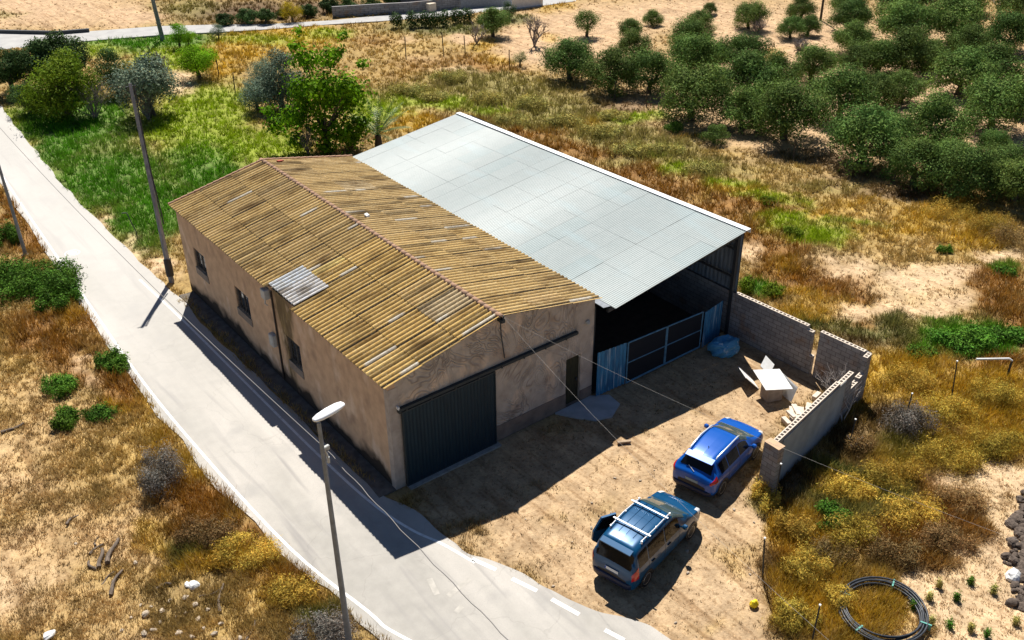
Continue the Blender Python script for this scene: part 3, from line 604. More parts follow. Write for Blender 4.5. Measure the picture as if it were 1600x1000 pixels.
# ------------------------------------------------------------------ open shed with pale steel roof
shed = empty('open_shed', (10.3, 0, 0), 0, 'open fronted shed with wide pale green-grey corrugated roof joined to the barn', 'shed')
off = np.array([10.3, 0, 0])
FL, FR, BL, BR = np.array([10.62, -.62, 4.42]), np.array([18.9, -.5, 5.45]), np.array([10.68, 21.3, 4.42]), np.array([17.95, 21.0, 5.5])
V = []; C = []; F = []; pitch = .115; r_ = random.Random(17); nb = 22; rows_s = 4
tint = lambda: tuple(a*v for a, v in zip((.325, .365, .36), [r_.uniform(.98, 1.02)]*3))
for k in range(nb):
    for q in range(rows_s):
        if k == 0 or True:
            t0, t1 = q/rows_s, (q+1)/rows_s+.012*(q < rows_s-1); v0, v1 = k/nb, (k+1)/nb
        m = int((v1-v0)*21.7/pitch*5)+2; b = len(V); c = tint(); li = r_.uniform(0, .008)+(q)*.004
        if r_.random() < .13: c = (.30, .355, .355)
        for t in (t0, t1):
            for j in range(m):
                v = v0+(v1-v0)*j/(m-1)+.0006; A = FL*(1-t)+FR*t; B = BL*(1-t)+BR*t; P = A*(1-v)+B*v
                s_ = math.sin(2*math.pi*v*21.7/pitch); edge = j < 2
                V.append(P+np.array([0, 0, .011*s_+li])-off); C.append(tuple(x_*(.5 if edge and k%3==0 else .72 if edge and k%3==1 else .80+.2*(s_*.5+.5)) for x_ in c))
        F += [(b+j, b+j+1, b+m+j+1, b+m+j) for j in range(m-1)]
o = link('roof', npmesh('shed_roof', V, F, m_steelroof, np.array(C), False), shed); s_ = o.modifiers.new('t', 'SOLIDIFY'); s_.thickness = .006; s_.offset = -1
def pv(P): return tuple(np.array(P)-off)
fl = MB(); d_ = (BR-FR); L_ = np.linalg.norm(d_); d_ /= L_; side = np.cross(d_, (0, 0, 1)); mid = (FR+BR)/2+np.array([0, 0, .05])
fl.obox(pv(FR*.62+BR*.38+np.array([0, 0, .05])), d_*L_*.38, -side*.16+np.array([0, 0, .0]), (0, 0, .012)); fl.obox(pv(FR*.12+BR*.88+np.array([0, 0, .06])), d_*L_*.1205, -side*.16, (0, 0, .012))
fl.obox(pv(mid-side*-.16+np.array([0, 0, -.1])), d_*L_*.5, side*.01, (0, 0, .1)); fl.build('verge_flashing', m_flash, shed)
st = MB()
xR = 18.62
def topz(x): return 4.42+(x-10.65)*(5.45-4.42)/(18.9-10.65)
for yy in (-.25, 5, 10, 15, 20.6):
    st.box(xR-.16-10.3, xR-10.3, yy-.08, yy+.08, 0, topz(xR)-.2)
    st.box(10.25-10.3, 10.41-10.3, yy+.6, yy+.76, 0, topz(10.4)-.2) if yy < 20 else None
    st.obox(pv(((10.5+xR)/2, yy, (topz(10.5)+topz(xR))/2-.16)), ((xR-10.5)/2, 0, (topz(xR)-topz(10.5))/2), (0, .06, 0), (0, 0, .1))
for k in range(7):
    xx = 10.9+k*1.25; st.box(xx-10.3, xx+.06-10.3, -.45, 20.9, topz(xx)-.10, topz(xx)-.03)
for zz in (3.1, 4.5): st.box(xR-.2-10.3, xR-.162-10.3, -.2, 20.6, zz, zz+.1)
st.build('steel_frame', m_steel, shed)
stop_mb = MB(); stop_mb.add([(10.08-10.3, -.3, 4.60), (10.2-10.3, -.3, 4.48), (10.75-10.3, -.3, 4.40), (10.08-10.3, 21, 4.60), (10.2-10.3, 21, 4.48), (10.75-10.3, 21, 4.40)], [(0, 1, 4, 3), (1, 2, 5, 4)]); stop_mb.build('sun_stop_sheet', m_galv, shed)  # added sheet that stops sunlight leaking between the two roofs
wp = MB(); wp.box(18.55-10.3, 18.75-10.3, -.474, 20.8, 0, 2.3); wp.build('block_side_wall', m_block, shed)
def sheetwall(xw, y0, y1, z0, z1, name, m):
    mb = MB(); n = int((y1-y0)/.06); vs = []
    for i in range(n+1): yy = y0+(y1-y0)*i/n; dx = .018 if i % 4 in (1, 2) else 0; vs += [(xw+dx, yy, z0), (xw+dx, yy, z1)]
    mb.add(vs, [(2*i, 2*i+2, 2*i+3, 2*i+1) for i in range(n)]); return mb.build(name, m, shed)
sheetwall(18.68-10.3, -.45, 3.2, 2.25, topz(18.68)-.08, 'side_sheet', m_sheetgrey)
sheetwall(18.68-10.3, 3.2, 4.6, 2.25, 3.9, 'side_sheet', m_sheetgrey)
sheetwall(18.68-10.3, 3.2, 4.6, 3.9, topz(18.68)-.08, 'yellow_sheet', m_yellow)
sheetwall(18.68-10.3, 4.6, 20.8, 2.25, topz(18.68)-.08, 'side_sheet', m_sheetgrey)
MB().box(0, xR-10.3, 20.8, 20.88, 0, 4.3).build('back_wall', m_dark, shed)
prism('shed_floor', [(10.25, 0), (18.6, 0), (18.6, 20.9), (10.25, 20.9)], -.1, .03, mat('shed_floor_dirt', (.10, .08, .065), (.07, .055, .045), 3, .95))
# yard gate in front of the shed
yg = empty('yard_gate', (10.35, -.3, 0), 0, 'blue steel yard gate with dark netting between two blue sheets in front of the shed', 'gate')
def blue_sheet(xa, ya, xb, yb, za, zb):
    mb = MB(); n = 32; vs = []
    nrm = np.array([-(yb-ya), xb-xa]); nrm /= np.linalg.norm(nrm)
    for i in range(n+1):
        t = i/n; k = .03 if i % 4 in (1, 2) else 0; X = xa+(xb-xa)*t+nrm[0]*k; Y = ya+(yb-ya)*t+nrm[1]*k; vs += [(X, Y, .04), (X, Y, za+(zb-za)*t)]
    mb.add(vs, [(2*i, 2*i+2, 2*i+3, 2*i+1) for i in range(n)]); return mb.build('sheet_panel', m_bluesheet, yg)
blue_sheet(-.3, .05, 1.35, -.02, 2.28, 2.2)
blue_sheet(6.2, -.15, 7.75, .12, 1.98, 1.95)
def leaf(xa, xb, h0, h1):
    f = MB(); r = .035; A = lambda x_, z_: (x_, -.06, z_)
    f.tube([A(xa, .08), A(xa, h0)], r, 8); f.tube([A(xb, .08), A(xb, h1)], r, 8); f.tube([A(xa, h0), A(xb, h1)], r, 8); f.tube([A(xa, h0*.52), A(xb, h1*.52)], r*.8, 8); f.tube([A(xa, .1), A(xb, .1)], .05, 8)
    o = f.build('gate_leaf', m_bluerail, yg)
    MB().add([A(xa, .08), A(xb, .08), A(xb, h1), A(xa, h0)], [(0, 1, 2, 3)]).build('netting', m_net, o)
leaf(1.4, 3.78, 2.2, 2.1); leaf(3.84, 6.15, 2.1, 2.0)

# ------------------------------------------------------------------ block walls of the yard
def block_wall(root, A, B, cols, t=.2, name='blockwork'):
    """cols: list of (u0,u1,z1) along A->B in metres; open cells on top"""
    A = np.array(A, float); B = np.array(B, float); d = B-A; L_ = np.linalg.norm(d); d /= L_; n = np.array([-d[1], d[0]])
    mb = MB(); tp = MB(); o_ = np.array(root.location)[:2]
    for (u0, u1, z1) in cols:
        c = A+d*(u0+u1)/2-o_; mb.obox((*c, z1/2-.05), (*(d*(u1-u0)/2), 0), (*(n*t/2), 0), (0, 0, z1/2+.05))
        # cell webs: bars standing 2 cm proud, near-black plates between paint the shade of hollow cells
        for s_ in (-1, 1):
            c2 = c+n*s_*(t/2-.0225); tp.obox((*c2, z1+.012), (*(d*(u1-u0)/2), 0), (*(n*.0225), 0), (0, 0, .012))
        k = max(1, int(round((u1-u0)/.2))); wd = (u1-u0)/k
        for i in range(k+1):
            uu = min(max(u0+i*wd, u0+.035), u1-.035); c3 = A+d*uu-o_; tp.obox((*c3, z1+.0121), (*(d*.035), 0), (*(n*(t/2-.0452)), 0), (0, 0, .0121))
        for i in range(k):
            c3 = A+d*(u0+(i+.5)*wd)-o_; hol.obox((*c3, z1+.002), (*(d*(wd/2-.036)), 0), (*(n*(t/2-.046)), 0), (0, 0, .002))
    mb.build(name, m_block, root); tp.build('open_cell_top', m_blocktop, root)
m_hole = mat('cell_void_shade', (.07, .055, .045), None, rough=1)  # near-black colour painted for the shade inside the hollow cells
C_in, C_out = (18.66, -.48), (18.98, -7.25)
sw = empty('block_wall', (18.7, -2.5, 0), 0, 'grey concrete block wall on the far side of the yard with a cracked gap near its corner', 'wall')
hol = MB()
gapA = 4.2
block_wall(sw, C_in, C_out, [(0, 3.95, 2.3), (3.95, 4.25, 2.1), (4.6, 6.75, 2.3)])
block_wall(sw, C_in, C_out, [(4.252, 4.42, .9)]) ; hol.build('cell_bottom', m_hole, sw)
# broken wedge under the gap
fw = empty('broken_block_wall', (15, -8.2, 0), 0, 'broken front block wall of the yard, stepped open-cell blocks and an end pier beside the blue car', 'wall')
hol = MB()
E_, K_ = np.array([11.1, -8.78]), np.array([19.02, -7.42]); 
block_wall(fw, E_, K_, [(.0, 5.1, 2.3), (5.102, 6.35, 2.18), (6.352, 7.1, 1.35), (7.102, 7.55, 1.5), (7.552, 8.0, 2.3)])
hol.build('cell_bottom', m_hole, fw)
pr = MB(); pr.box(10.78-15, 11.12-15, -9.2+8.2, -8.55+8.2, -.05, 2.3); pr.build('end_pier', m_block, fw)
MB().box(10.77-15, 11.14-15, -9.21+8.2, -8.54+8.2, 2.303, 2.325).build('pier_top', mat('pier_top', (.55, .36, .22), (.42, .3, .2), 5, .9), fw)
d = (K_-E_)/np.linalg.norm(K_-E_); n_ = np.array([d[1], -d[0]]); mid = (E_*.62+K_*.38)+n_*.115
MB().obox((mid[0]-15, mid[1]+8.2, 1.05), (*(d*2.6), 0), (*(n_*.012), 0), (0, 0, 1.13)).build('render_coat', m_render, fw)
# wall on the corner seen from outside, leaning grey panel
MB().obox((19.13-15, -7.2+8.2, 1.1), (.012, 0, 0), (0, .22, 0), (0, 0, 1.15)).build('corner_render', m_render, fw)

# ------------------------------------------------------------------ cars
def cr(T, u):
    """Catmull-Rom through table rows T at u (0..len-1)"""
    n = len(T)-1; i = min(int(u), n-1); t = u-i
    a, b, c, d = T[max(i-1, 0)], T[i], T[i+1], T[min(i+2, n)]
    return .5*((2*b)+(-a+c)*t+(2*a-5*b+4*c-d)*t*t+(-a+3*b-3*c+d)*t**3)
class Car:
    def __init__(s, T): s.T = [np.array(r, float) for r in T]   # x, w, zb, zbelt, wbelt, rw, zr
    def S(s, u, v, side=1, out=0.):
        i = min(int(u), len(s.T)-2); t = u-i
        row = s.T[i]*(1-t)+s.T[i+1]*t; row = .6*cr(s.T, u)+.4*row
        X, W_, zb, zl, wb, rw, zr = row
        K = [np.array(p) for p in ((W_*.90, zb), (W_*.985, zb+.14), (W_, (zb+zl)/2+.05), (wb, zl), (rw+(wb-rw)*.14, zr-.13*(zr > zl+.3)-.02), (rw*.82, zr-.015), (rw*.45, zr+.012), (0., zr+.022))]
        p = cr(K, v); return np.array([X, side*p[0], p[1]])
    def N(s, u, v, side):
        e = 1e-3; m = len(s.T)-1; u = min(max(u, e), m-e); v = min(max(v, e), 7-e)
        a = s.S(u+e, v, side)-s.S(u-e, v, side); b = s.S(u, v+e, side)-s.S(u, v-e, side); n = -np.cross(a, b)*side; return n/(np.linalg.norm(n)+1e-12)
    def patch(s, name, us, vs, mat_, parent, out=.006, sides=(1, -1), split=True, thick=0):
        res = []
        groups = [[k] for k in sides] if split else [list(sides)]
        for g_ in groups:
            mb = MB()
            for sd in g_:
                n1, n2 = len(us), len(vs); P = []
                for u in us:
                    for v in vs:
                        q = s.S(u, v, sd); 
                        if out: q = q+s.N(u, v, sd)*out
                        P.append(q)
                fs = [(i*n2+j, (i+1)*n2+j, (i+1)*n2+j+1, i*n2+j+1) for i in range(n1-1) for j in range(n2-1)]
                if sd < 0: fs = [f[::-1] for f in fs]
                mb.add(P, fs, True)
            res.append(mb.build(name, mat_, parent))
        return res
def lin(a, b, n): return list(np.linspace(a, b, n))
def wheel(parent, x_, y_, r, wd, sd):
    n = 28; mb = MB(); rim = MB()
    pr_ = [(r*.66, -wd/2), (r*.93, -wd/2), (r, -wd/2+.03), (r, wd/2-.03), (r*.93, wd/2), (r*.66, wd/2)]
    vs = [(x_+q*math.cos(2*math.pi*k/n), y_+sd*yy, r+q*math.sin(2*math.pi*k/n)) for q, yy in pr_ for k in range(n)]
    mb.add(vs, [(i*n+k, i*n+(k+1) % n, (i+1)*n+(k+1) % n, (i+1)*n+k) for i in range(5) for k in range(n)], True)
    o = mb.build('wheel', m_tyre, parent)
    rim.tube([(x_, y_+sd*(wd/2-.09), r), (x_, y_+sd*(wd/2-.085), r)], [r*.66, r*.66], n)
    rim.tube([(x_, y_+sd*(wd/2-.08), r), (x_, y_+sd*(wd/2-.02), r)], [.07, .05], 12)
    for k in range(7):
        a = 2*math.pi*k/7; ca, sa = math.cos(a), math.sin(a); rim.obox((x_+ca*r*.36, y_+sd*(wd/2-.045), r+sa*r*.36), (ca*r*.3, 0, sa*r*.3), (0, .02, 0), (-sa*.028, 0, ca*.028))
    vs = [(x_+q*math.cos(2*math.pi*k/n), y_+sd*(wd/2+yy), r+q*math.sin(2*math.pi*k/n)) for q, yy in ((r*.6, -.03), (r*.67, .004), (r*.70, .004), (r*.70, -.04)) for k in range(n)]
    rim.add(vs, [(i*n+k, i*n+(k+1) % n, (i+1)*n+(k+1) % n, (i+1)*n+k) for i in range(3) for k in range(n)], True)
    rim.build('rim', m_rim, o); return o
m_tyre = mat('tyre_rubber', (.025, .025, .025), None, rough=.85); m_rim = mat('alloy_rim', (.5, .51, .52), None, rough=.3, metal=.7)
m_red = mat('tail_lamp_red', (.45, .008, .012), None, rough=.15, coat=.6); m_lens = mat('clear_lens', (.75, .78, .8), None, rough=.1, metal=.3)
m_chrome = mat('bright_rail', (.82, .84, .86), None, rough=.28, metal=.5); m_plate = mat('number_plate', (.72, .73, .72), None, rough=.4)
m_trim = mat('black_trim', (.02, .021, .023), None, rough=.5); m_bumper = mat('dark_bumper', (.010, .016, .045), None, rough=.45)
m_carglass = mat('car_glass', (.006, .007, .009), None, rough=.06, spec=.22)
m_wsc = mat('windscreen_glass', (.05, .075, .075), None, rough=.06, spec=.5)
def bumper(root, x0, hw, z0, z1):
    pl = []; R = .32
    for k in range(9): a = math.pi/2*k/8; pl.append((x0+R-R*math.cos(a), -hw+R-R*math.sin(a)))
    pl = pl[::-1]; pl += [(x, -y) for x, y in pl[::-1]]; n = len(pl); mb = MB(); Vs = []
    rings = [(z0, .06), (z0+.04, .01), (z1-.05, .0), (z1-.01, .03), (z1, .07)]
    for z_, ins in rings: Vs += [(x+ins, y*(1-ins*.5), z_) for x, y in pl]
    mb.add(Vs, [(i*n+k, i*n+k+1, (i+1)*n+k+1, (i+1)*n+k) for i in range(4) for k in range(n-1)], True); mb.add([Vs[4*n+k] for k in range(n)], [tuple(range(n))]); mb.build('rear_bumper', m_bumper, root)
def paint(name, c, metal): return mat(name, c, None, rough=.3, metal=metal, coat=.45, spec=.25)

def common(car, root, body, L_, wr, wx, W2, glassv, side_u, rear_u, ws_u):
    # side windows: panes with pillars between, glass a hair proud of the body
    for (a, b) in side_u:
        car.patch('side_window', lin(a, b, 7), lin(glassv[0], glassv[1], 6), m_carglass, root, .008)
    car.patch('rear_window', lin(*rear_u, 6), lin(glassv[2], 7, 10), m_carglass, root, .010, split=False)
    car.patch('windscreen', lin(*ws_u, 8), lin(4.15, 7, 12), m_wsc, root, .010, split=False)
    for x_ in wx:
        for sd in (1, -1):
            wheel(root, x_, sd*(W2-.10), wr, .21, sd)

# near car: tall family car, grey-blue, roof rails and two cross bars
def mpv():
    root = empty('family_car', (3.02, -8.72, .02), math.radians(12.5), 'tall dark teal family car with two roof cross bars parked nearest the road', 'car')
    pc = paint('dark_teal_metallic', (.0015, .055, .14), .15)
    T = [(.00, .58, .40, .62, .56, .50, .66), (.015, .70, .30, .80, .70, .60, .84), (.05, .80, .27, 1.0, .80, .70, 1.04), (.12, .86, .26, 1.05, .85, .745, 1.24), (.27, .885, .26, 1.06, .865, .72, 1.66), (.42, .89, .26, 1.06, .87, .69, 1.775), (.80, .90, .26, 1.06, .88, .70, 1.82), (1.50, .905, .25, 1.05, .885, .72, 1.845), (2.10, .905, .25, 1.04, .885, .72, 1.83), (2.48, .905, .25, 1.03, .885, .70, 1.79), (2.72, .905, .25, 1.02, .885, .69, 1.71), (3.20, .90, .25, 1.01, .88, .73, 1.40), (3.62, .90, .25, 1.00, .875, .76, 1.12), (3.74, .895, .25, .98, .87, .76, 1.045), (4.10, .88, .25, .93, .85, .72, .98), (4.40, .83, .27, .82, .79, .66, .86), (4.56, .72, .32, .66, .68, .56, .70), (4.62, .56, .40, .56, .54, .44, .59)]
    car = Car(T); m = len(T)-1
    us = sorted(set(np.round(lin(0, m, m*4+1), 4))); vs = lin(0, 7, 36)
    body = car.patch('body', us, vs, pc, root, 0, split=False)[0]
    mb = MB(); 
    for u in (0, m):
        ring = [car.S(u, v, 1) for v in vs]+[car.S(u, v, -1) for v in vs[::-1]]; mb.add(ring, [tuple(range(len(ring)))])
    bot = [car.S(u, 0, 1) for u in us]+[car.S(u, 0, -1) for u in us[::-1]]; mb.add(bot, [tuple(range(len(bot)))]); mb.build('underbody', m_trim, root)
    common(car, root, body, 4.62, .32, (.82, 3.72), .90, (3.12, 3.98, 4.45), [(4.6, 6.1), (6.2, 7.6), (7.72, 10.3)], (2.35, 3.92), (9.3, 12.8))
    # rear window sits between belt and roof on the steep tail
    for sd in (1, -1):
        for xc in (.82, 3.72):
            a = MB(); n = 20; vs_ = []
            for k in range(n+1):
                th = math.pi*k/n; vs_ += [(xc+.40*math.cos(th), sd*.914, .30+.40*math.sin(th)), (xc+.33*math.cos(th), sd*.918, .30+.33*math.sin(th)), (xc+.33*math.cos(th), sd*.70, .30+.33*math.sin(th))]
            a.add(vs_, [f for k in range(n) for f in ((3*k, 3*k+1, 3*k+4, 3*k+3), (3*k+1, 3*k+2, 3*k+5, 3*k+4))]); a.add([(xc+.33*math.cos(2*math.pi*k/n), sd*.905, .32+.33*math.sin(2*math.pi*k/n)) for k in range(n)], [tuple(range(n))]); a.build('wheel_arch', m_trim, root)
    for sd in (1, -1):
        R = MB(); R.tube([(.72, sd*.60, 1.88), (1.5, sd*.635, 1.905), (2.55, sd*.60, 1.86)], [.021]*3, 8)
        for xx in (.76, 1.65, 2.5): R.tube([(xx, sd*.615, 1.78), (xx, sd*.615, 1.90)], .03, 6)
        R.build('roof_rail', m_chrome, root)
    for xx in (1.1, 2.2): MB().box(xx-.035, xx+.035, -.74, .74, 1.92, 1.95, .01).build('cross_bar', m_chrome, root)
    # roof swages
    sw_ = MB()
    for yy in (-.28, 0, .28):
        for k in range(10):
            x0, x1 = .9+k*.17, .9+(k+1)*.17; u = 6.2+k*.24
        sw_.tube([(.75, yy, 1.835), (1.3, yy, 1.862), (2.2, yy, 1.855), (2.5, yy, 1.83)], [.012]*4, 6)
    sw_.build('roof_rib', pc, root)
    for sd in (1, -1):
        car.patch('tail_light', lin(1.6, 4.1, 8), lin(2.15, 3.3, 6), m_red, root, .015, (sd,))
        car.patch('headlight', lin(14.1, 15.4, 6), lin(2.6, 4.2, 6), m_lens, root, .012, (sd,))
        q = MB(); q.box(2.92, 3.08, *(sorted((sd*.92, sd*1.10))), 1.02, 1.20, .04); q.tube([(3.0, sd*.86, 1.05), (3.0, sd*.94, 1.08)], .03, 6); q.build('mirror', pc, root)
    bumper(root, -.06, .86, .28, .56)
    b2 = MB(); b2.box(-.0, .02, -.27, .27, .84, .97); 
    pl_ = MB(); pl_.box(-.022, -.004, -.26, .26, .76, .87); p_ = pl_.build('number_plate', m_plate, root)
    eb = MB(); eb.box(-.0245, -.0225, .22, .257, .765, .865); eb.build('plate_band', mat('plate_blue', (.01, .06, .4), None), p_)
    sp = MB(); sp.obox((.20, 0, 1.735), (.10, 0, .03), (0, .60, 0), (0, 0, .018)); sp.build('roof_spoiler', pc, root)
    wpr = MB(); wpr.tube([(.06, 0, 1.12), (.13, -.3, 1.2)], .012, 5); wpr.build('rear_wiper', m_trim, root)
    for sd in (1, -1):
        ln = MB()
        for u in (6.15, 7.66, 10.2): ln.tube([car.S(u, v, sd)+car.N(u, v, sd)*.001 for v in lin(.6, 3.05, 8)], .006, 4)
        ln.build('door_seam', m_trim, root)
        h = MB()
        for u in (6.5, 8.1): P = car.S(u, 2.75, sd)+car.N(u, 2.75, sd)*.02; h.obox(P, (.09, 0, 0), (0, .015, 0), (0, 0, .016))
        h.build('door_handle', m_trim, root)
    # rear side door standing open on the left
    dr = MB(); a = math.radians(28); c_ = np.array([1.62, .92]); dd = np.array([-math.cos(a), math.sin(a)]); nn = np.array([math.sin(a), math.cos(a)])
    prof = [(0, .32), (0, 1.10), (.06, 1.66), (.62, 1.66), (.92, 1.12), (.95, .75), (.62, .42), (.55, .32)]
    ov = [(*(c_+dd*p+nn*.04), z_) for p, z_ in prof]; iv = [(*(c_+dd*p-nn*.04), z_) for p, z_ in prof]; n = len(prof)
    dr.add(ov+iv, [tuple(range(n)), tuple(range(2*n-1, n-1, -1))]+[((i+1) % n, i, n+i, n+(i+1) % n) for i in range(n)])
    od = dr.build('open_door', pc, root)
    gl = MB(); w4 = [(.1, 1.14), (.12, 1.60), (.58, 1.60), (.82, 1.14)]
    for s_ in (.045, -.045): gl.add([(*(c_+dd*p+nn*s_), z_) for p, z_ in w4], [(0, 1, 2, 3)])
    gl.build('door_glass', m_carglass, od)
    return root
mpv()
def suv():
    root = empty('crossover_car', (8.50, -7.22, .02), math.radians(13.2), 'bright blue crossover car with silver roof rails parked against the end of the block wall', 'car')
    pc = paint('bright_blue_metallic', (.0015, .075, .36), .1)
    T = [(.00, .58, .42, .66, .56, .50, .70), (.02, .72, .34, .88, .71, .62, .92), (.07, .83, .30, .98, .82, .70, 1.02), (.20, .905, .28, 1.02, .88, .70, 1.12), (.48, .915, .27, 1.03, .885, .62, 1.46), (.70, .92, .27, 1.02, .885, .59, 1.555), (1.10, .92, .26, 1.0, .885, .60, 1.60), (1.70, .92, .26, .985, .885, .625, 1.625), (2.20, .92, .26, .97, .885, .63, 1.61), (2.42, .92, .26, .965, .885, .62, 1.565), (2.70, .92, .26, .96, .885, .63, 1.46), (3.12, .92, .26, .955, .885, .69, 1.22), (3.52, .915, .26, .95, .88, .73, 1.04), (3.65, .91, .26, .94, .875, .73, 1.0), (4.00, .89, .27, .90, .85, .70, .95), (4.28, .83, .29, .80, .78, .64, .85), (4.42, .70, .34, .64, .66, .54, .69), (4.47, .55, .42, .56, .52, .42, .59)]
    car = Car(T); m = len(T)-1; us = sorted(set(np.round(lin(0, m, m*4+1), 4))); vs = lin(0, 7, 36)
    body = car.patch('body', us, vs, pc, root, 0, split=False)[0]
    mb = MB()
    for u in (0, m):
        ring = [car.S(u, v, 1) for v in vs]+[car.S(u, v, -1) for v in vs[::-1]]; mb.add(ring, [tuple(range(len(ring)))])
    bot = [car.S(u, 0, 1) for u in us]+[car.S(u, 0, -1) for u in us[::-1]]; mb.add(bot, [tuple(range(len(bot)))]); mb.build('underbody', m_trim, root)
    common(car, root, body, 4.47, .35, (.80, 3.50), .92, (3.12, 3.95, 4.5), [(4.9, 6.2), (6.3, 7.7), (7.82, 10.4)], (3.15, 4.15), (9.3, 12.7))
    for sd in (1, -1):
        R = MB(); R.tube([(.72, sd*.545, 1.57), (.80, sd*.55, 1.62), (1.6, sd*.585, 1.675), (2.4, sd*.56, 1.63), (2.55, sd*.55, 1.575)], [.02, .028, .03, .028, .016], 8); R.build('roof_rail', m_chrome, root)
        car.patch('tail_light', lin(1.3, 3.5, 8), lin(2.7, 3.45, 6), m_red, root, .015, (sd,))
        t2 = MB(); P = car.S(1.8, 2.9, sd); t2.box(P[0]-.03, P[0]+.01, *(sorted((sd*.50, sd*.80))), .84, .92, .012); t2.build('tail_light_bar', m_red, root)
        car.patch('headlight', lin(14.2, 15.5, 6), lin(2.7, 4.2, 6), m_lens, root, .012, (sd,))
        q = MB(); q.box(2.88, 3.05, *(sorted((sd*.95, sd*1.13))), .96, 1.12, .04); q.tube([(2.97, sd*.88, .98), (2.97, sd*.96, 1.02)], .03, 6); q.build('mirror', pc, root)
        ln = MB()
        for u in (6.25, 7.76, 10.2): ln.tube([car.S(u, v, sd)+car.N(u, v, sd)*.001 for v in lin(.6, 3.05, 8)], .006, 4)
        ln.build('door_seam', m_trim, root)
        cl = MB()
        for xc in (.80, 3.50):
            n = 20; vs_ = []
            for k in range(n+1):
                th = math.pi*k/n; vs_ += [(xc+.44*math.cos(th), sd*.932, .33+.44*math.sin(th)), (xc+.36*math.cos(th), sd*.936, .33+.36*math.sin(th)), (xc+.36*math.cos(th), sd*.72, .33+.36*math.sin(th))]
            cl.add(vs_, [f for k in range(n) for f in ((3*k, 3*k+1, 3*k+4, 3*k+3), (3*k+1, 3*k+2, 3*k+5, 3*k+4))]); cl.add([(xc+.36*math.cos(2*math.pi*k/n), sd*.922, .35+.36*math.sin(2*math.pi*k/n)) for k in range(n)], [tuple(range(n))])
        cl.box(1.2, 3.1, *(sorted((sd*.90, sd*.93))), .28, .42, .01); cl.build('sill_cladding', m_trim, root)
    bumper(root, -.05, .89, .30, .54)
    MB().box(-.012, .02, -.26, .26, .72, .83).build('number_plate', mat('plate_dull', (.25, .33, .36), None, rough=.5), root)
    sp = MB(); sp.obox((.50, 0, 1.545), (.13, 0, .035), (0, .56, 0), (0, 0, .016)); sp.build('roof_spoiler', pc, root)
    MB().tube([(1.15, 0, 1.62), (1.10, 0, 1.70)], [.02, .008], 6).build('aerial', m_trim, root)
    MB().tube([(.12, 0, 1.1), (.25, .3, 1.2)], .012, 5).build('rear_wiper', m_chrome, root)
    return root
suv()

# ------------------------------------------------------------------ street lamps, poles, wires
def lamp(x_, y_, h, rz, label, head=True):
    r = empty('street_lamp', (x_, y_, 0), rz, label, 'street lamp', 'street lamps along the road edge')
    MB().tube([(0, 0, -.1), (0, 0, .4), (0, 0, h-.15)], [.115, .10, .055], 12).build('pole', m_galv, r)
    MB().tube([(0, 0, 0), (0, 0, .03)], [.2, .2], 4).build('base_plate', m_galv, r)
    hd = MB(); 
    # rounded lantern: superellipse sections along its length
    Vs = []; n = 16; st = [(-.16, .05, .03, 0), (-.12, .10, .06, 0), (.05, .15, .085, .005), (.35, .175, .095, .02), (.65, .16, .08, .04), (.82, .11, .05, .05), (.86, .05, .02, .05)]
    for (xx, ww, hh, zz) in st:
        for k in range(n): a = 2*math.pi*k/n; ca, sa = math.cos(a), math.sin(a); Vs.append((xx, ww*abs(ca)**.8*np.sign(ca), h+zz+hh*(abs(sa)**.8*np.sign(sa))*(1 if sa > 0 else .5)))
    hd.add(Vs, [(i*n+k, i*n+(k+1) % n, (i+1)*n+(k+1) % n, (i+1)*n+k) for i in range(6) for k in range(n)]+[tuple(range(n))[::-1], tuple(range(6*n, 7*n))], True)
    ho = hd.build('lantern', mat('lantern_white', (.85, .86, .87), None, rough=.35), r)
    MB().box(.12, .62, -.11, .11, h-.045, h-.034+.0, 0).build('lens', mat('lantern_lens', (.12, .30, .5), None, rough=.15), ho)
    ck = MB(); ck.box(-.02, .22, -.05, .05, h-1.15, h-1.0, .02); ck.tube([(0, 0, h-1.08), (.1, .02, h-1.2), (.14, .0, h-1.42)], .03, 6); ck.tube([(.14, 0, h-1.4), (.14, 0, h-1.6)], .045, 6); ck.build('cable_clamp', m_box, r)
    return r
Lh = G(487, 640, 9.); lx, ly = -5.13, -5.42
lamp(lx, ly, 8.95, math.radians(8), 'grey street lamp with white lantern head beside the road edge line, nearest one')
l2x, l2y = G(40, 398)[:2]
lamp(l2x, l2y, 8.95, math.radians(8), 'grey street lamp post standing in the scrub at the left edge of the road')
def cat(A, B, sag, n=24): A, B = map(np.array, (A, B)); return [A+(B-A)*t-np.array([0, 0, 4*sag*t*(1-t)]) for t in lin(0, 1, n)]
W1 = cat((l2x, l2y, 8.6), (lx+.1, ly+.05, 7.85), .55, 30)
tag(MB().tube(W1, .013, 6).build('overhead_cable', m_cablel), 'overhead cable bundle running above the road between the two street lamps', 'cable')
WE = G(920, 1125, 6.9); W2 = cat((lx+.1, ly+.05, 7.85), WE, .12, 30)
tag(MB().tube([p+np.array([.022*math.sin(i*1.7), .022*math.cos(i*2.3), 0]) for i, p in enumerate(W2)], .013, 6).build('overhead_cable', m_cablel), 'overhead cable from the nearest street lamp leaving over the road at the bottom', 'cable')
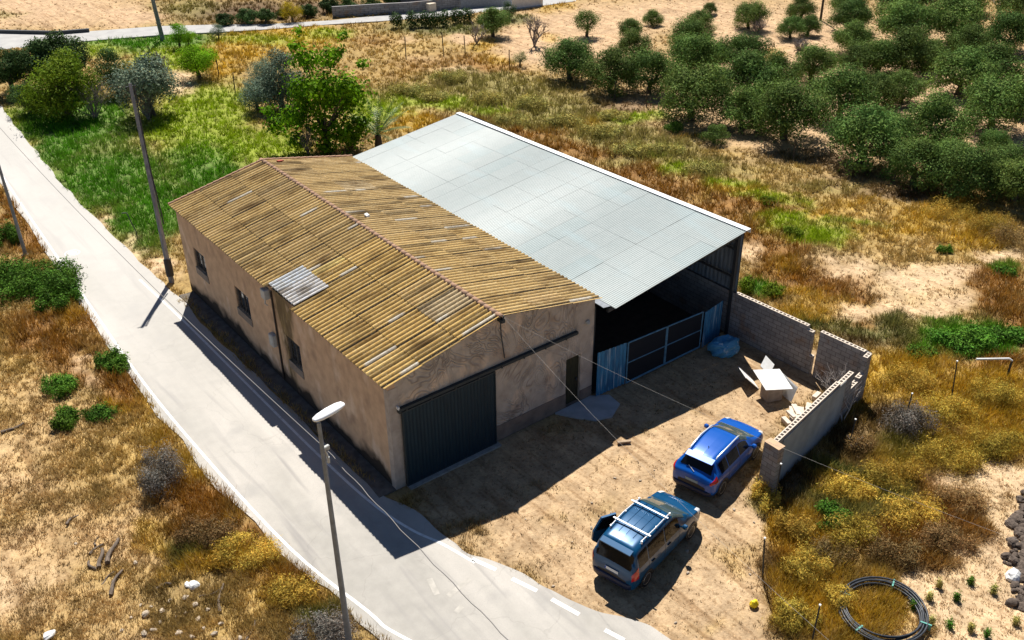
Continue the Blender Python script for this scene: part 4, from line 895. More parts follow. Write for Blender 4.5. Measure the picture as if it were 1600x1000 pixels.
# utility pole behind the barn corner, leaning a little
up = empty('utility_pole', (-.48, 21.75, 0), 0, 'tall grey leaning utility pole at the far corner of the barn', 'utility pole')
top = G(203, 130, 10.1); ax = np.array([top[0]+.48, top[1]-21.75, 10.1])
MB().tube([(0, 0, -.2), ax*.5, ax], [.15, .12, .085], 12).build('pole', m_concpole, up)
MB().tube([ax*t+np.array([.17-.05*t, -.08, 0])+np.array([.05*math.sin(7*t), 0, 0]) for t in lin(.3, .99, 20)], .035, 6).build('riser_cable', m_cable, up)
MB().tube([ax*.985+np.array([-.25, 0, .0]), ax*.985+np.array([.25, 0, 0])], .03, 6).build('bracket', m_steel, up)
MB().tube([ax*.03, ax*.12], [.2, .19], 10).build('tar_band', mat('tar_band', (.05, .045, .04), None, rough=.8), up)
fp = G(254, 60)
u2 = empty('utility_pole', fp, 0, 'distant brown utility pole by the far road at the top of the picture', 'utility pole')
MB().tube([(0, 0, -.2), (-.35, .5, 8.5)], [.22, .13], 10).build('pole', m_concpole, u2); MB().tube([(-.3, .35, 7.8), (.2, .4, 7.7)], [.05, .05], 6).build('bracket', m_steel, u2)
fp = G(1282, 32); u3 = empty('telegraph_pole', fp, 0, 'thin dark pole standing among the olive trees near the top', 'pole')
MB().tube([(0, 0, -.2), (.3, .3, 6)], [.13, .09], 8).build('pole', m_bark, u3)
# service wires from the ridge bracket over the yard
RB = np.array([5, -.34, 6.0]); SA = G(1420, 1110, 6.2); SB = G(1760, 905, 6.4)
for e, sg, lb in ((SA, .5, 'thin pale service wire from the barn ridge over the yard towards the bottom edge'), (SB, .5, 'thin pale service wire from the barn ridge passing over the bright blue car')):
    tag(MB().tube(cat(RB, e, sg, 24), .0032, 5).build('service_wire', m_cable2), lb, 'wire')
for e, lb in ((SA[:2], 'slender wooden pole below the bottom edge carrying a service wire'), (SB[:2], 'slender wooden pole right of the pipe coil carrying a service wire'), (WE[:2], 'slender wooden pole at the bottom roadside carrying the cable bundle')):
    p_ = empty('wire_pole', (*e, 0), 0, lb, 'pole'); MB().tube([(0, 0, -.2), (0, 0, 6.8)], [.12, .08], 8).build('pole', m_concpole, p_)

# ------------------------------------------------------------------ posts
def post(px, py, h, label, lean=(0, 0), m=None, r=.03, cap=True, group='metal fence posts in the weeds'):
    P = G(px, py); zz = float(ground_z(np.array(P[0]), np.array(P[1])))
    p_ = empty('fence_post', (P[0], P[1], zz), 0, label, 'fence post', group)
    MB().tube([(0, 0, -.15), (lean[0], lean[1], h)], [r, r], 6).build('shaft', m or m_steel, p_)
    if cap: MB().tube([(lean[0], lean[1], h+.001), (lean[0], lean[1], h+.05)], [r*1.25, r*1.25], 8).build('cap', m_white, p_)
GP = 'metal fence posts in the weeds'
post(1192, 905, 1.9, 'dark metal post with pale cap at the weedy yard edge, nearest the two cars', (-.15, .1))
post(1209, 790, 2.0, 'thin post with pale cap touching the end pier of the broken wall')
post(1268, 1005, 1.7, 'dark metal post with pale cap left of the black pipe coil')
post(1325, 700, 1.4, 'short dark post with pale cap below the fallen branch', (.1, 0))
post(1412, 662, 1.5, 'dark post with pale cap beside the grey shrub right of the broken wall', (.08, 0))
post(1487, 625, 2.0, 'tall dark post leaning left in the golden grass', (-.15, .15))
cp = G(1573, 590); c_ = empty('bent_pole', (*cp[:2], 0), 0, 'bent pipe post with a white arm lying over the golden grass', 'post')
MB().tube([(0, 0, -.1), (0, 0, .9)], .05, 8).build('shaft', m_steel, c_); MB().tube([(0, 0, .9), (-.1, .1, 1.0), (-1.35, .95, 1.05)], .05, 8).build('arm', m_white, c_)
for k, (px, py, h, lb) in enumerate([(342, 118, 1.5, 'thin post in the yellow grass behind the barn, left one of two'), (368, 148, 1.8, 'thin post in the yellow grass behind the barn, right one of two'), (634, 86, 1.8, 'thin post in front of the long dark hedge, left one'), (693, 82, 1.8, 'thin post in front of the long dark hedge, right one'), (727, 82, 1.6, 'thin post standing left of the bare almond trees'), (796, 104, 1.6, 'thin post in dry grass below the bare almond trees'), (1240, 248, 1.6, 'thin fence stake in the shade under the front olive trees, left one'), (1396, 286, 1.6, 'thin fence stake in the shade under the front olive trees, right one'), (1010, 168, 1.6, 'thin fence stake under the second olive tree of the front row'), (960, 158, 1.5, 'thin fence stake by the leftmost front olive trees'), (838, 62, 1.5, 'thin stake beside the larger bare almond tree'), (760, 40, 1.6, 'thin stake in front of the low far wall')]):
    post(px, py, h, lb, (rnd.uniform(-.1, .1), rnd.uniform(-.1, .1)), m_bark, .045, False, 'thin stakes of the old field fence')
# small sign-like bent post by the green field
P = G(215, 373); s_ = empty('bent_iron_post', P, 0, 'bent dark iron post in the weeds between the road and the green field', 'post')
MB().tube([(0, 0, -.1), (.0, 0, .5), (-.15, .2, 1.3), (-.2, .3, 1.6), (-.45, .35, 1.62)], .03, 6).build('shaft', m_steel, s_)

# ------------------------------------------------------------------ things in the yard
tb = empty('white_table', (*G(1203, 618)[:2], .0), math.radians(-22), 'white tabletop leaning on a pale box in the yard corner', 'table')
MB().obox((.05, .05, .80), (.66, 0, -.10), (0, .60, .13), (0, 0, .015)).build('tabletop', m_white, tb)
MB().obox((-.05, -.15, .33), (.36, 0, 0), (0, .30, 0), (0, 0, .33)).build('box', mat('pale_box', (.34, .29, .25), (.25, .21, .18), 4, .85), tb)
MB().obox((.68, -.10, .36), (.012, 0, .03), (-.08, .56, .05), (.10, 0, .36)).build('leaf', m_white, tb)
bd = tag(MB().obox((0, 0, .34), (.46, 0, 0), (0, .33, .33), (0, -.01, .01)).build('white_board', m_white), 'white board leaning in the shade against the left side of the white table', 'board')
P = G(1168, 600); bd.location = (P[0], P[1], 0); bd.rotation_euler = (0, 0, math.radians(62))
bt = tag(MB().obox((0, 0, .62), (.40, 0, .12), (0, .26, .10), (0, 0, .015)).build('white_offcut', m_white), 'small white triangular panel sticking up behind the white table', 'panel')
P = G(1188, 596); bt.location = (P[0], P[1], .25); bt.rotation_euler = (.3, .2, .5)
for k, (px, py, rz) in enumerate([(1262, 640, 30), (1228, 662, 70), (1275, 622, 10)]):
    o = tag(MB().box(-.25, .25, -.1, .1, 0, .2, .01).build('loose_block', m_blocktop), ['loose concrete block beyond the timber pile', 'loose concrete block at the near end of the timber pile', 'loose concrete block by the stepped break of the wall'][k], 'block'); P = G(px, py); o.location = (P[0], P[1], .01); o.rotation_euler = (0, 0, math.radians(rz))
# blue tarpaulin bag
def lump(name, seed, a, b, c, amp, mat_, nu=36, nv=18, hollow=0, fq=2.2):
    V = []; r = rng
    for j in range(nv+1):
        ph = -math.pi/2*.55+(math.pi/2*1.55)*j/nv
        for i in range(nu):
            th = 2*math.pi*i/nu; d = np.array([math.cos(ph)*math.cos(th), math.cos(ph)*math.sin(th), math.sin(ph)])
            k = 1+amp*(float(fbm(np.array(d[0]*fq+seed), np.array(d[1]*fq+d[2]*fq), seed))-.5)*2
            zz = d[2]*c*k
            if hollow and ph > 1.0: zz -= hollow*(ph-1.0)
            V.append((d[0]*a*k, d[1]*b*k, zz+c*.5))
    F_ = [(j*nu+i, j*nu+(i+1) % nu, (j+1)*nu+(i+1) % nu, (j+1)*nu+i) for j in range(nv) for i in range(nu)]
    return npmesh(name, V, F_, mat_, None, hollow == 0 and amp < .2)
m_tarp = mat('blue_tarpaulin', (.06, .28, .50), (.12, .36, .55), 3, .45, 1.2, 5, extra=lambda N, L, mp, col, b: mixc(N, L, noise(N, L, mp.outputs[0], 4, .6, .68), col, (.45, .58, .66)))
P = G(1131, 548); tag(link('tarpaulin_bag', lump('tarpaulin_bag', 5, .85, .62, .5, .2, m_tarp, 48, 24, .45, 2.6), None, (P[0], P[1], 0)), 'crumpled open blue tarpaulin bag by the right end of the yard gate', 'bag')
# lumber stack
lp = G(1243, 655); 
for k, (dx, dy, dz, ln, wd, rz) in enumerate([(0, 0, .05, 1.5, .5, 40), (.1, -.1, .17, 1.3, .32, 36), (-.25, .1, .29, .55, .14, 70), (-.3, -.2, .16, .9, .16, 44), (.35, .25, .15, .9, .22, 52)]):
    o = tag(MB().box(-ln/2, ln/2, -wd/2, wd/2, -.045, .045, .008).build('timber_board', m_blocktop), ['wide pale board at the bottom of the timber pile by the broken wall', 'second wide board lying on the timber pile by the broken wall', 'short beam across the top of the timber pile', 'narrow board at the near edge of the timber pile', 'narrow board at the far edge of the timber pile'][k], 'board', 'boards piled by the broken wall')
    o.location = (lp[0]+dx, lp[1]+dy, dz+.03); o.rotation_euler = (0, .03*k, math.radians(rz))
P = G(975, 692); o = tag(MB().box(-.28, .28, -.07, .07, 0, .08, .01).build('timber_block', m_wood), 'short light timber block lying on the dirt at the shadow edge', 'timber'); o.location = (P[0], P[1], .02); o.rotation_euler = (0, 0, -.5)
P = G(1178, 946); tag(link('yellow_bag', lump('yellow_bag', 2, .16, .13, .16, .3, mat('yellow_plastic', (.8, .6, .02), None, rough=.4), 14, 8), None, (P[0], P[1], 0)), 'small bright yellow plastic bag at the weedy yard edge', 'bag')
# pipe coil
pc_ = empty('pipe_coil', (*G(1380, 962)[:2], .05), 0, 'big coil of black plastic water pipe lying in the weeds', 'pipe coil')
for k in range(9):
    R = 1.24+.055*(k % 4)+rnd.uniform(-.05, .05); zz = .06+.055*(k//3)+rnd.uniform(0, .02); cx, cy = rnd.uniform(-.08, .08), rnd.uniform(-.08, .08); tl = rnd.uniform(-.05, .05)
    MB().tube([(cx+R*math.cos(a)*(1+.03*math.sin(2*a+k)), cy+R*.95*math.sin(a), zz+.06+tl*math.sin(a+k)) for a in lin(0, 2*math.pi, 61)], .033, 7, False).build('pipe_turn', m_pipe, pc_)
for a in (.4, 1.9, 3.1, 5.1): MB().obox((1.32*math.cos(a), 1.25*math.sin(a), .15), (.17*math.cos(a), .17*math.sin(a), 0), (-.025*math.sin(a), .025*math.cos(a), 0), (0, 0, .12)).build('binding', mat('teal_strap', (.12, .35, .30), None), pc_)
# logs and stones left foreground
def log(px, py, L_, r, ang, label, name='log'):
    P = G(px, py); n = 9; pts_ = []; x0 = -L_/2
    for i in range(n): t = i/(n-1); pts_.append((x0+L_*t, .06*math.sin(5*t+px), r*.9+.04*math.sin(3*t+py)))
    o = tag(MB().tube(pts_, [r*(1-.35*i/(n-1))*(1+.12*math.sin(i*2.3+px)) for i in range(n)], 9).build(name, m_log), label, 'log', 'old logs lying in the dry grass'); o.location = (P[0], P[1], float(ground_z(P[0], P[1]))); o.rotation_euler = (0, 0, math.radians(ang))
for a in [(176, 862, 1.25, .09, 58, 'long grey log at the top of the log pile in the dry grass'), (158, 873, .9, .08, 70, 'thick grey log in the middle of the log pile, left of the long one'), (150, 858, .6, .06, 20, 'short dark log at the back left of the log pile'), (143, 885, .5, .06, 95, 'short pale log at the near end of the log pile'), (181, 911, 1.15, .07, 50, 'grey log with a split end lying alone below the log pile'), (168, 903, .6, .035, 20, 'thin stick beside the lone grey log'), (345, 935, 1.2, .055, 62, 'dark stick crossing another beside the white stone'), (328, 928, .7, .045, -10, 'short stick under the crossing dark stick'), (256, 917, .5, .06, -20, 'short dark chunk of wood left of the white stone'), (20, 670, .9, .08, 5, 'bleached log lying at the left edge of the field'), (112, 812, .6, .05, 30, 'small dark stick above the log pile'), (390, 990, 1.1, .05, 50, 'dark stick at the bottom edge of the field'), (150, 845, .5, .04, 60, 'thin dark stick behind the log pile')]: log(*a)
def rock(px, py, s, label, m, group=None, name='stone', flat=.6, px2=None):
    P = G(px, py); sd = rnd.randint(1, 999); s = s*.72 if name == 'pale_stone' else s
    me = bpy.data.meshes.get('%s_mesh_%d' % (name, sd % 7)) or lump('%s_mesh_%d' % (name, sd % 7), sd % 7+3, .5, .4, .32, .38, m, 10, 6, 0, 1.4)
    for p_ in me.polygons: p_.use_smooth = False
    o = link(name, me, None, (P[0], P[1], float(ground_z(P[0], P[1]))+.02*s)); o.rotation_euler = (rnd.uniform(-.4, .4), rnd.uniform(-.4, .4), rnd.uniform(0, 6.3)); o.scale = (s, s*rnd.uniform(.7, 1.1), s*rnd.uniform(.6, 1)); return tag(o, label, 'stone', group)
rock(305, 916, .48, 'large round white stone beside the crossed sticks', m_white, None, 'white_stone')
rock(292, 914, .3, 'small grey stone touching the large round white stone', m_white, None, 'white_stone')
rock(212, 880, .3, 'single pale stone right of the log pile', m_soilrock, None, 'pale_stone')
rock(77, 995, .5, 'white stone cut by the bottom edge at the far left', m_white, None, 'white_stone')
for (px, py, s) in [(228, 960, .42), (253, 955, .42), (310, 967, .42), (290, 935, .4), (280, 990, .4), (240, 985, .35), (335, 990, .35), (265, 940, .3), (305, 945, .3), (345, 975, .3), (225, 990, .35), (290, 958, .25), (318, 982, .25), (205, 965, .2), (118, 848, .2), (250, 972, .25), (275, 965, .22), (236, 948, .2), (300, 995, .3), (220, 945, .2), (375, 998, .3), (325, 952, .22), (190, 985, .2)]:
    rock(px, py, s, 'pale stone scattered in the brown grass below the large white stone', m_soilrock, 'pale stones scattered in the foreground field', 'pale_stone')
# rubble heap at the right edge
for k in range(120):
    t = rnd.random(); px = 1592-26*math.sin(t*3.1)*rnd.random()**.7+rnd.uniform(0, 34); py = 770+t*180
    rock(px, py, rnd.uniform(.16, .5), 'dark broken stone in the rubble heap at the right edge', m_rock, 'stones of the rubble heap at the right edge', 'rubble_stone')
rock(1581, 901, .6, 'white block among the dark rubble at the right edge', m_white, None, 'white_stone'); rock(1582, 943, .5, 'brown stone lying alone below the rubble heap', m_rock, None, 'rubble_stone')
for k in range(26):
    t = rnd.random(); px = rnd.uniform(700, 1180); py = rnd.uniform(700, 990); P = G(px, py)
    if inpoly(np.array([P[0]]), np.array([P[1]]), ROAD)[0] or P[1] > -.6: continue
    rock(px, py, rnd.uniform(.08, .16), 'small stone on the bare dirt of the yard', m_soilrock, 'small stones on the yard dirt', 'pebble')

# ------------------------------------------------------------------ foliage
def leaf_cloud(lobes, n, size, seed, asp=2.2, up=.3, shell=.55, colvar=.35, tips=0., tri=False):
    """leaf faces spread through a set of lobes (cx,cy,cz,rx,ry,rz); returns V,F,colours"""
    r = np.random.default_rng(seed); lb = np.array(lobes, float); vol = (lb[:, 3]*lb[:, 4]*lb[:, 5])**.67; k = r.choice(len(lb), n, p=vol/vol.sum())
    d = r.normal(size=(n, 3)); d /= np.linalg.norm(d, axis=1)[:, None]
    rad = shell+(1-shell)*r.random(n)**.7; rad *= 1+tips*np.maximum(0, fbm(d[:, 0]*4+k, d[:, 1]*4+d[:, 2]*5, seed)-.45)*3
    C = lb[k, :3]+d*rad[:, None]*lb[k, 3:6]
    nn = d*1.2+r.normal(size=(n, 3))*.55+np.array([0, 0, up]); nn /= np.linalg.norm(nn, axis=1)[:, None]
    t = np.cross(nn, r.normal(size=(n, 3))); t /= np.linalg.norm(t, axis=1)[:, None]; b = np.cross(nn, t)
    s = size*(.6+.8*r.random(n))[:, None]
    if tri: V = np.stack([C-b*s/asp, C+b*s/asp, C+t*s*1.6], 1).reshape(-1, 3); q = 3
    else: V = np.stack([C-t*s, C-b*s/asp, C+t*s, C+b*s/asp], 1).reshape(-1, 3); q = 4
    F_ = np.arange(n*q).reshape(n, q)
    c = 1+colvar*(r.random(n)-.5)*2+.35*(fbm(C[:, 0]*1.3+seed, C[:, 1]*1.3+C[:, 2], seed)-.5)
    hue = (r.random(n)-.5)*.3+.25*(fbm(C[:, 0]*.9+seed*3, C[:, 1]*.9, seed+5)-.5)
    col = np.stack([c*(1+hue), c, c*(1-hue*.5)], 1); return V, F_, np.repeat(col, q, 0)
def lobes_for(seed, R, H, n, z0, squash=.75, spread=.62, lr=(.38, .58)):
    r = random.Random(seed); out = [(0, 0, z0+H*.5, R*.62, R*.62, H*.42)]
    for i in range(n):
        a = 2*math.pi*(i+r.uniform(-.3, .3))/n*(1 if i < n else 1); d = R*spread*r.uniform(.75, 1.15); l = R*r.uniform(*lr); out.append((d*math.cos(a), d*math.sin(a), z0+H*r.uniform(.16, .72), l, l*r.uniform(.8, 1.1), l*squash*r.uniform(.8, 1.15)))
    for i in range(n//2):
        a = r.uniform(0, 6.28); d = R*.3*r.random()**.5; l = R*r.uniform(.25, .4); out.append((d*math.cos(a)*1.3, d*math.sin(a)*1.3, z0+H*r.uniform(.75, .98), l, l, l*.7))
    return out
def trunk_mesh(name, h, r0, lobes, m, seed):
    r = random.Random(seed); mb = MB(); fk = (r.uniform(-.1, .1), r.uniform(-.1, .1), h)
    mb.tube([(0, 0, -.2), (fk[0]*.5, fk[1]*.5, h*.5), fk], [r0*1.3, r0, r0*.85], 9)
    for lb in lobes[:7]:
        e = np.array(lb[:3]); a = np.array(fk); mid = a+(e-a)*.5+np.array([r.uniform(-.1, .1), r.uniform(-.1, .1), .1]); mb.tube([a, mid, e], [r0*.5, r0*.32, r0*.1], 6)
    return mb.mesh(name, m)
def tree_meshes(kind, seed, R, H, n, z0, leafm, nl, size, m_b=None, trunk=.16, **kw):
    lobes = lobes_for(seed, R, H, n, z0, **{k: kw.pop(k) for k in list(kw) if k in ('squash', 'spread', 'lr')})
    V, F_, C = leaf_cloud(lobes, nl if kind == 'olive' else int(nl*1.9), size if kind == 'olive' else size*.72, seed, **kw)
    return npmesh(kind+'_crown', V, F_, leafm, C), trunk_mesh(kind+'_trunk', max(.3, z0+H*.1), trunk, lobes, m_b or m_bark, seed)
def place_tree(name, meshes, x_, y_, s, label, cat_, group=None, rz=None, sz=None):
    zz = float(ground_z(np.array(x_), np.array(y_)))
    t = empty(name, (x_, y_, zz), rnd.uniform(0, 6.28) if rz is None else rz, label, cat_, group); t.scale = (s, s, sz or s)
    link('crown', meshes[0], t); link('trunk', meshes[1], t); return t
ORD = ['first', 'second', 'third', 'fourth', 'fifth', 'sixth', 'seventh', 'eighth', 'ninth', 'tenth', 'eleventh', 'twelfth', 'thirteenth']
# olive orchard: unit trees of radius 1 m crown, scaled
OL = [tree_meshes('olive', 100+k, 1., 1.3, 15, .06, m_olive, 17000, .033, trunk=.09, asp=2.6, shell=.45, tips=.9, colvar=.45, spread=.70, lr=(.2, .38), squash=.95) for k in range(6)]
rows_ = {'front': [(892, 92, 41), (955, 112, 42), (1015, 116, 40), (1085, 145, 55), (1165, 168, 42), (1232, 175, 56), (1350, 214, 56), (1435, 254, 46), (1512, 272, 47), (1590, 285, 42)],
 'second': [(990, 72, 28), (1080, 92, 42), (1122, 88, 27), (1172, 122, 46), (1320, 148, 50), (1398, 205, 36), (1465, 187, 50), (1487, 247, 36), (1570, 262, 40)],
 'third': [(985, 45, 20), (1078, 60, 32), (1165, 80, 38), (1215, 114, 36), (1272, 98, 34), (1372, 142, 34), (1412, 136, 30), (1560, 162, 50), (1556, 224, 24)],
 'fourth': [(1020, 27, 16), (1096, 34, 22), (1237, 42, 21), (1265, 38, 19), (1340, 92, 28), (1375, 86, 34), (1420, 80, 40), (1452, 84, 26), (1505, 110, 42), (1555, 106, 40)],
 'rear': [(1110, 14, 11), (1172, 24, 26), (1252, 12, 22), (1325, 4, 26), (1332, 24, 30), (1335, 58, 29), (1405, 4, 30), (1417, 36, 41), (1495, 32, 41), (1515, 64, 30), (1576, 50, 34), (1597, 150, 30), (1440, -12, 30), (1510, -8, 30), (1600, 0, 30)]}
k_ = 0
for rn, lst in rows_.items():
    for i, (px, py, rp) in enumerate(sorted(lst)):
        P = G(px, py, 1.6); d = dist(P); R = rp*d/FPX*1.04; P = G(px, py, R*.72)
        place_tree('olive_tree', OL[k_ % 6], P[0], P[1], R, 'leafy green olive tree in the %s row of the orchard, %s from the left' % (rn, ORD[i] if i < 13 else ('fourteenth', 'fifteenth')[i-13]), 'olive tree', 'olive trees of the orchard'); k_ += 1
def one_tree(px, py, rp, name, label, cat_, leafm, Hk=1.3, n=8, nl=6000, size=.05, zc=None, z0=.28, m_b=None, trunk=.1, seed=None, group=None, **kw):
    """a single tree or shrub whose crown centre the photo shows at px,py with radius rp pixels"""
    P = G(px, py, 1.); R = rp*dist(P)/FPX; P = G(px, py, R*(z0+Hk*.5)); s_ = seed or int(px*7+py)
    ms = tree_meshes(name, s_, 1., Hk, n, z0, leafm, nl, size, m_b, trunk, **kw)
    return place_tree(name, ms, P[0], P[1], R, label, cat_, group)
one_tree(85, 92, 44, 'dark_evergreen_tree', 'large dark round tree behind the yellow-green one in the left tree clump', 'tree', m_darkgreen, nl=9000, tips=.3)
one_tree(12, 108, 34, 'dark_evergreen_tree', 'dark tree cut by the left edge of the picture behind the road', 'tree', m_darkgreen, nl=7000)
one_tree(40, 150, 26, 'dark_evergreen_tree', 'small dark tree low between the left edge and the yellow-green tree', 'tree', m_darkgreen, nl=4000)
one_tree(95, 130, 48, 'yellow_green_tree', 'yellow-green leafy tree at the front of the left tree clump', 'tree', m_yelgreen, nl=7000, tips=.7, shell=.5)
one_tree(178, 108, 28, 'grey_green_tree', 'narrow dark grey tree in the middle of the left tree clump', 'tree', m_darkgreen, Hk=1.9, nl=5000, tips=.5)
one_tree(228, 128, 46, 'grey_green_tree', 'broad grey-green half dry tree right of the leaning pole top', 'tree', m_greyleaf, Hk=1.4, nl=5500, tips=.8, colvar=.6, shell=.3)
one_tree(400, 150, 26, 'silver_leaved_tree', 'silvery tree left of the tall green tree, its lower left half', 'tree', m_greyleaf, nl=5000, Hk=1.3, tips=.6)
one_tree(435, 122, 36, 'silver_leaved_tree', 'silvery blue-grey tree left of the tall bright green tree, its taller top', 'tree', m_greyleaf, nl=8000, Hk=1.9, tips=.9, n=10)
one_tree(410, 112, 20, 'silver_leaved_tree', 'small silvery tree at the back left of the silvery tree pair', 'tree', m_greyleaf, nl=4000, Hk=1.8, tips=.9)
one_tree(308, 92, 28, 'round_green_tree', 'round deep green tree on the edge of the green field', 'tree', m_green, nl=6000, tips=.5)
one_tree(277, 50, 15, 'upright_green_shrub', 'upright bright green shrub beside the distant brown pole', 'shrub', m_green, nl=4000, Hk=2.2, tips=.5)
one_tree(293, 56, 12, 'upright_green_shrub', 'small green shrub right of the upright one by the far road', 'shrub', m_green, nl=3000, Hk=1.5)
one_tree(339, 46, 12, 'grey_green_shrub', 'small grey-green shrub at the side of the far road', 'shrub', m_greyleaf, nl=2500, Hk=1.5)
one_tree(770, 30, 26, 'olive_tree', 'lone olive tree in front of the far house and hedge', 'olive tree', m_olive, nl=6000, tips=.5)
one_tree(795, 16, 14, 'dark_shrub', 'dark shrub right of the lone olive by the white fence', 'shrub', m_darkgreen, nl=3000)
one_tree(917, 34, 22, 'olive_tree', 'open crowned olive tree alone on the tilled soil left of the orchard', 'olive tree', m_olive, nl=3500, tips=.9, shell=.3)
one_tree(1052, 198, 16, 'bright_green_shrub', 'bright round shrub in front of the first orchard row', 'shrub', m_greenbush, nl=3500, Hk=1.0, z0=.0)
one_tree(1118, 208, 22, 'olive_sapling', 'dark low olive sapling below the front orchard row', 'shrub', m_olive, nl=3500, Hk=1.2, z0=.05)
one_tree(812, 88, 14, 'grey_green_shrub', 'thin grey-green shrub on the soil left of the big first olive', 'shrub', m_olive, nl=1500, shell=.2, tips=.8)
one_tree(455, 16, 17, 'yellow_shrub', 'bright yellow shrub above the far road', 'shrub', leafmat('yellow_leaves', (.45, .34, .02), .3), nl=3000, tips=.5)
# the tall bright tree behind the barn
P0_ = G(512, 238, 0); sc = dist(P0_)/FPX
lob = []
for (px, py, r_, z_) in [(505, 205, 26, 2.0), (470, 185, 26, 2.4), (440, 190, 18, 2.0), (545, 200, 30, 2.2), (500, 165, 34, 3.3), (540, 165, 34, 3.2), (480, 150, 24, 3.8), (555, 150, 24, 3.9), (515, 130, 32, 4.6), (555, 120, 20, 5.0), (490, 110, 22, 5.4), (525, 100, 20, 5.7), (478, 85, 10, 6.4), (545, 78, 11, 6.6), (552, 62, 8, 7.2), (485, 68, 8, 7.1), (573, 112, 9, 5.2), (430, 175, 10, 2.8), (566, 185, 16, 2.6), (510, 225, 20, 1.2), (545, 225, 20, 1.2), (470, 215, 16, 1.1)]:
    # offsets kept in the crown's own plane, each lobe also pushed to a depth of its own
    Q = G(px, py, z_); base = P0_; v = CR*((px-512)*sc); up_ = z_
    r2 = r_*sc; dep = rnd.uniform(-1.2, 1.2); f2 = np.array([CF[0], CF[1], 0]); f2 /= np.linalg.norm(f2)
    hh = (238-py)*sc*.98
    lob.append((v[0]+f2[0]*dep, v[1]+f2[1]*dep, hh+dep*.35, r2, r2, r2*.95))
lob = [(a, b, c, r1*.92, r2_*.92, r3*.8) for a, b, c, r1, r2_, r3 in lob]
V_, F_, C_ = leaf_cloud(lob, 9500, .13, 77, asp=1.6, shell=.3, tips=1., colvar=.4)
tt = empty('tall_green_tree', P0_, 0, 'tall bright green leafy tree standing right behind the barn', 'tree')
link('crown', npmesh('tall_crown', V_, F_, m_green, C_), tt); link('trunk', trunk_mesh('tall_trunk', 1.4, .22, lob[4:11], m_bark, 5), tt)
# palm beside it
pp = G(592, 232, 0); pm = empty('palm', pp, 0, 'low fan of palm fronds behind the pale shed roof corner', 'palm')
MB().tube([(0, 0, -.1), (0, 0, 1.0)], [.3, .22], 10).build('trunk', m_bark, pm)
m_palm = mat('palm_leaf', (.07, .13, .03), (.12, .19, .04), 2, .5)
for k in range(30):
    a = 2*math.pi*k/30+rnd.uniform(-.1, .1); el = rnd.uniform(.35, 1.2); L_ = rnd.uniform(2.8, 3.8); mb = MB(); pts_ = []
    for i in range(10): t = i/9; pts_.append(np.array([math.cos(a)*math.cos(el)*L_*t, math.sin(a)*math.cos(el)*L_*t, 1+math.sin(el)*L_*t-.9*t*t]))
    mb.tube(pts_, [.02*(1-.08*i) for i in range(10)], 4)
    sd = np.array([-math.sin(a), math.cos(a), 0])
    for i in range(1, 9):
        for h_ in (0, .5):
            p = pts_[i]*(1-h_)+pts_[i+1]*h_; tdir = pts_[i+1]-pts_[i]; tdir /= np.linalg.norm(tdir)
            for s_ in (1, -1): w_ = .5*math.sin(math.pi*min(1, (i+h_+.8)/10)); q = p+sd*s_*w_*.8+tdir*w_*.6+np.array([0, 0, .05-.15*w_]); mb.add([p, p+tdir*.055, q], [(0, 1, 2)])
    mb.build('frond', m_palm, pm)
# bare shrubs made of twigs
def twigs(seed, R, H, n, m, r0=.02, pale=False, depth=3):
    r = random.Random(seed); mb = MB()
    def grow(p, d, L_, rr, lev):
        q = p; P_ = [p]
        for i in range(3): d = d+np.array([r.uniform(-.35, .35), r.uniform(-.35, .35), r.uniform(-.1, .3)]); d /= np.linalg.norm(d); q = q+d*L_/3; P_.append(q)
        mb.tube(P_, [rr, rr*.85, rr*.7, rr*.5], 4 if lev < depth else 5, False)
        if lev > 0:
            for k in range(r.randint(2, 4)): grow(P_[r.randint(1, 3)], d+np.array([r.uniform(-.9, .9), r.uniform(-.9, .9), r.uniform(-.2, .6)]), L_*.7, rr*.6, lev-1)
    for k in range(n): a = 2*math.pi*k/n; grow(np.array([0, 0, 0.]), np.array([math.cos(a)*r.uniform(.3, 1)*R/H, math.sin(a)*r.uniform(.3, 1)*R/H, 1.]), H*.5, r0, depth)
    return mb.mesh('twig_crown', m)
def bare(px, py, R, H, n, label, m, seed, r0=.025, name='bare_shrub', depth=3, cat_='shrub'):
    P = G(px, py); o = link(name, twigs(seed, R, H, n, m, r0, depth=depth), None, (P[0], P[1], float(ground_z(P[0], P[1])))); return tag(o, label, cat_)
bare(150, 185, 2.2, 3.0, 12, 'bare grey shrub between the yellow-green tree and the leaning pole', m_twig, 1, .04)
bare(232, 185, 2.4, 3.6, 12, 'bare grey branches in front of the grey-green tree', m_twig, 2, .045)
bare(258, 128, 1.6, 2.6, 5, 'small bare tree with pale trunk at the edge of the green field', m_twig, 3, .07, cat_='tree')
bare(482, 243, 1.1, 1.9, 12, 'bare grey shrub below the tall green tree', m_twig, 4, .025)
bare(835, 72, 2.2, 2.8, 5, 'larger leafless almond tree on the pale soil left of the orchard', m_twig, 5, .09, 'bare_tree', cat_='tree')
bare(745, 68, 1.6, 2.0, 4, 'smaller leafless almond tree in yellow grass near the lone olive', m_twig, 6, .07, 'bare_tree', cat_='tree')
bare(1250, 78, 2.6, 1.2, 16, 'heap of bare grey cuttings among the olive trees, nearer one', m_twig, 7, .05, 'brushwood_heap', cat_='brushwood')
bare(1183, 52, 2.2, 1.6, 14, 'heap of bare grey cuttings among the olive trees, farther one', m_twig, 8, .05, 'brushwood_heap', cat_='brushwood')
bare(1316, 660, 1.0, 2.3, 4, 'leafless sapling with pale branches beside the broken wall', m_twigpale, 9, .03, 'bare_sapling', cat_='tree')
bare(1335, 700, 1.2, .6, 4, 'dead pale branch fallen in the grass below the broken wall', m_twigpale, 10, .035, 'fallen_branch', cat_='branch')
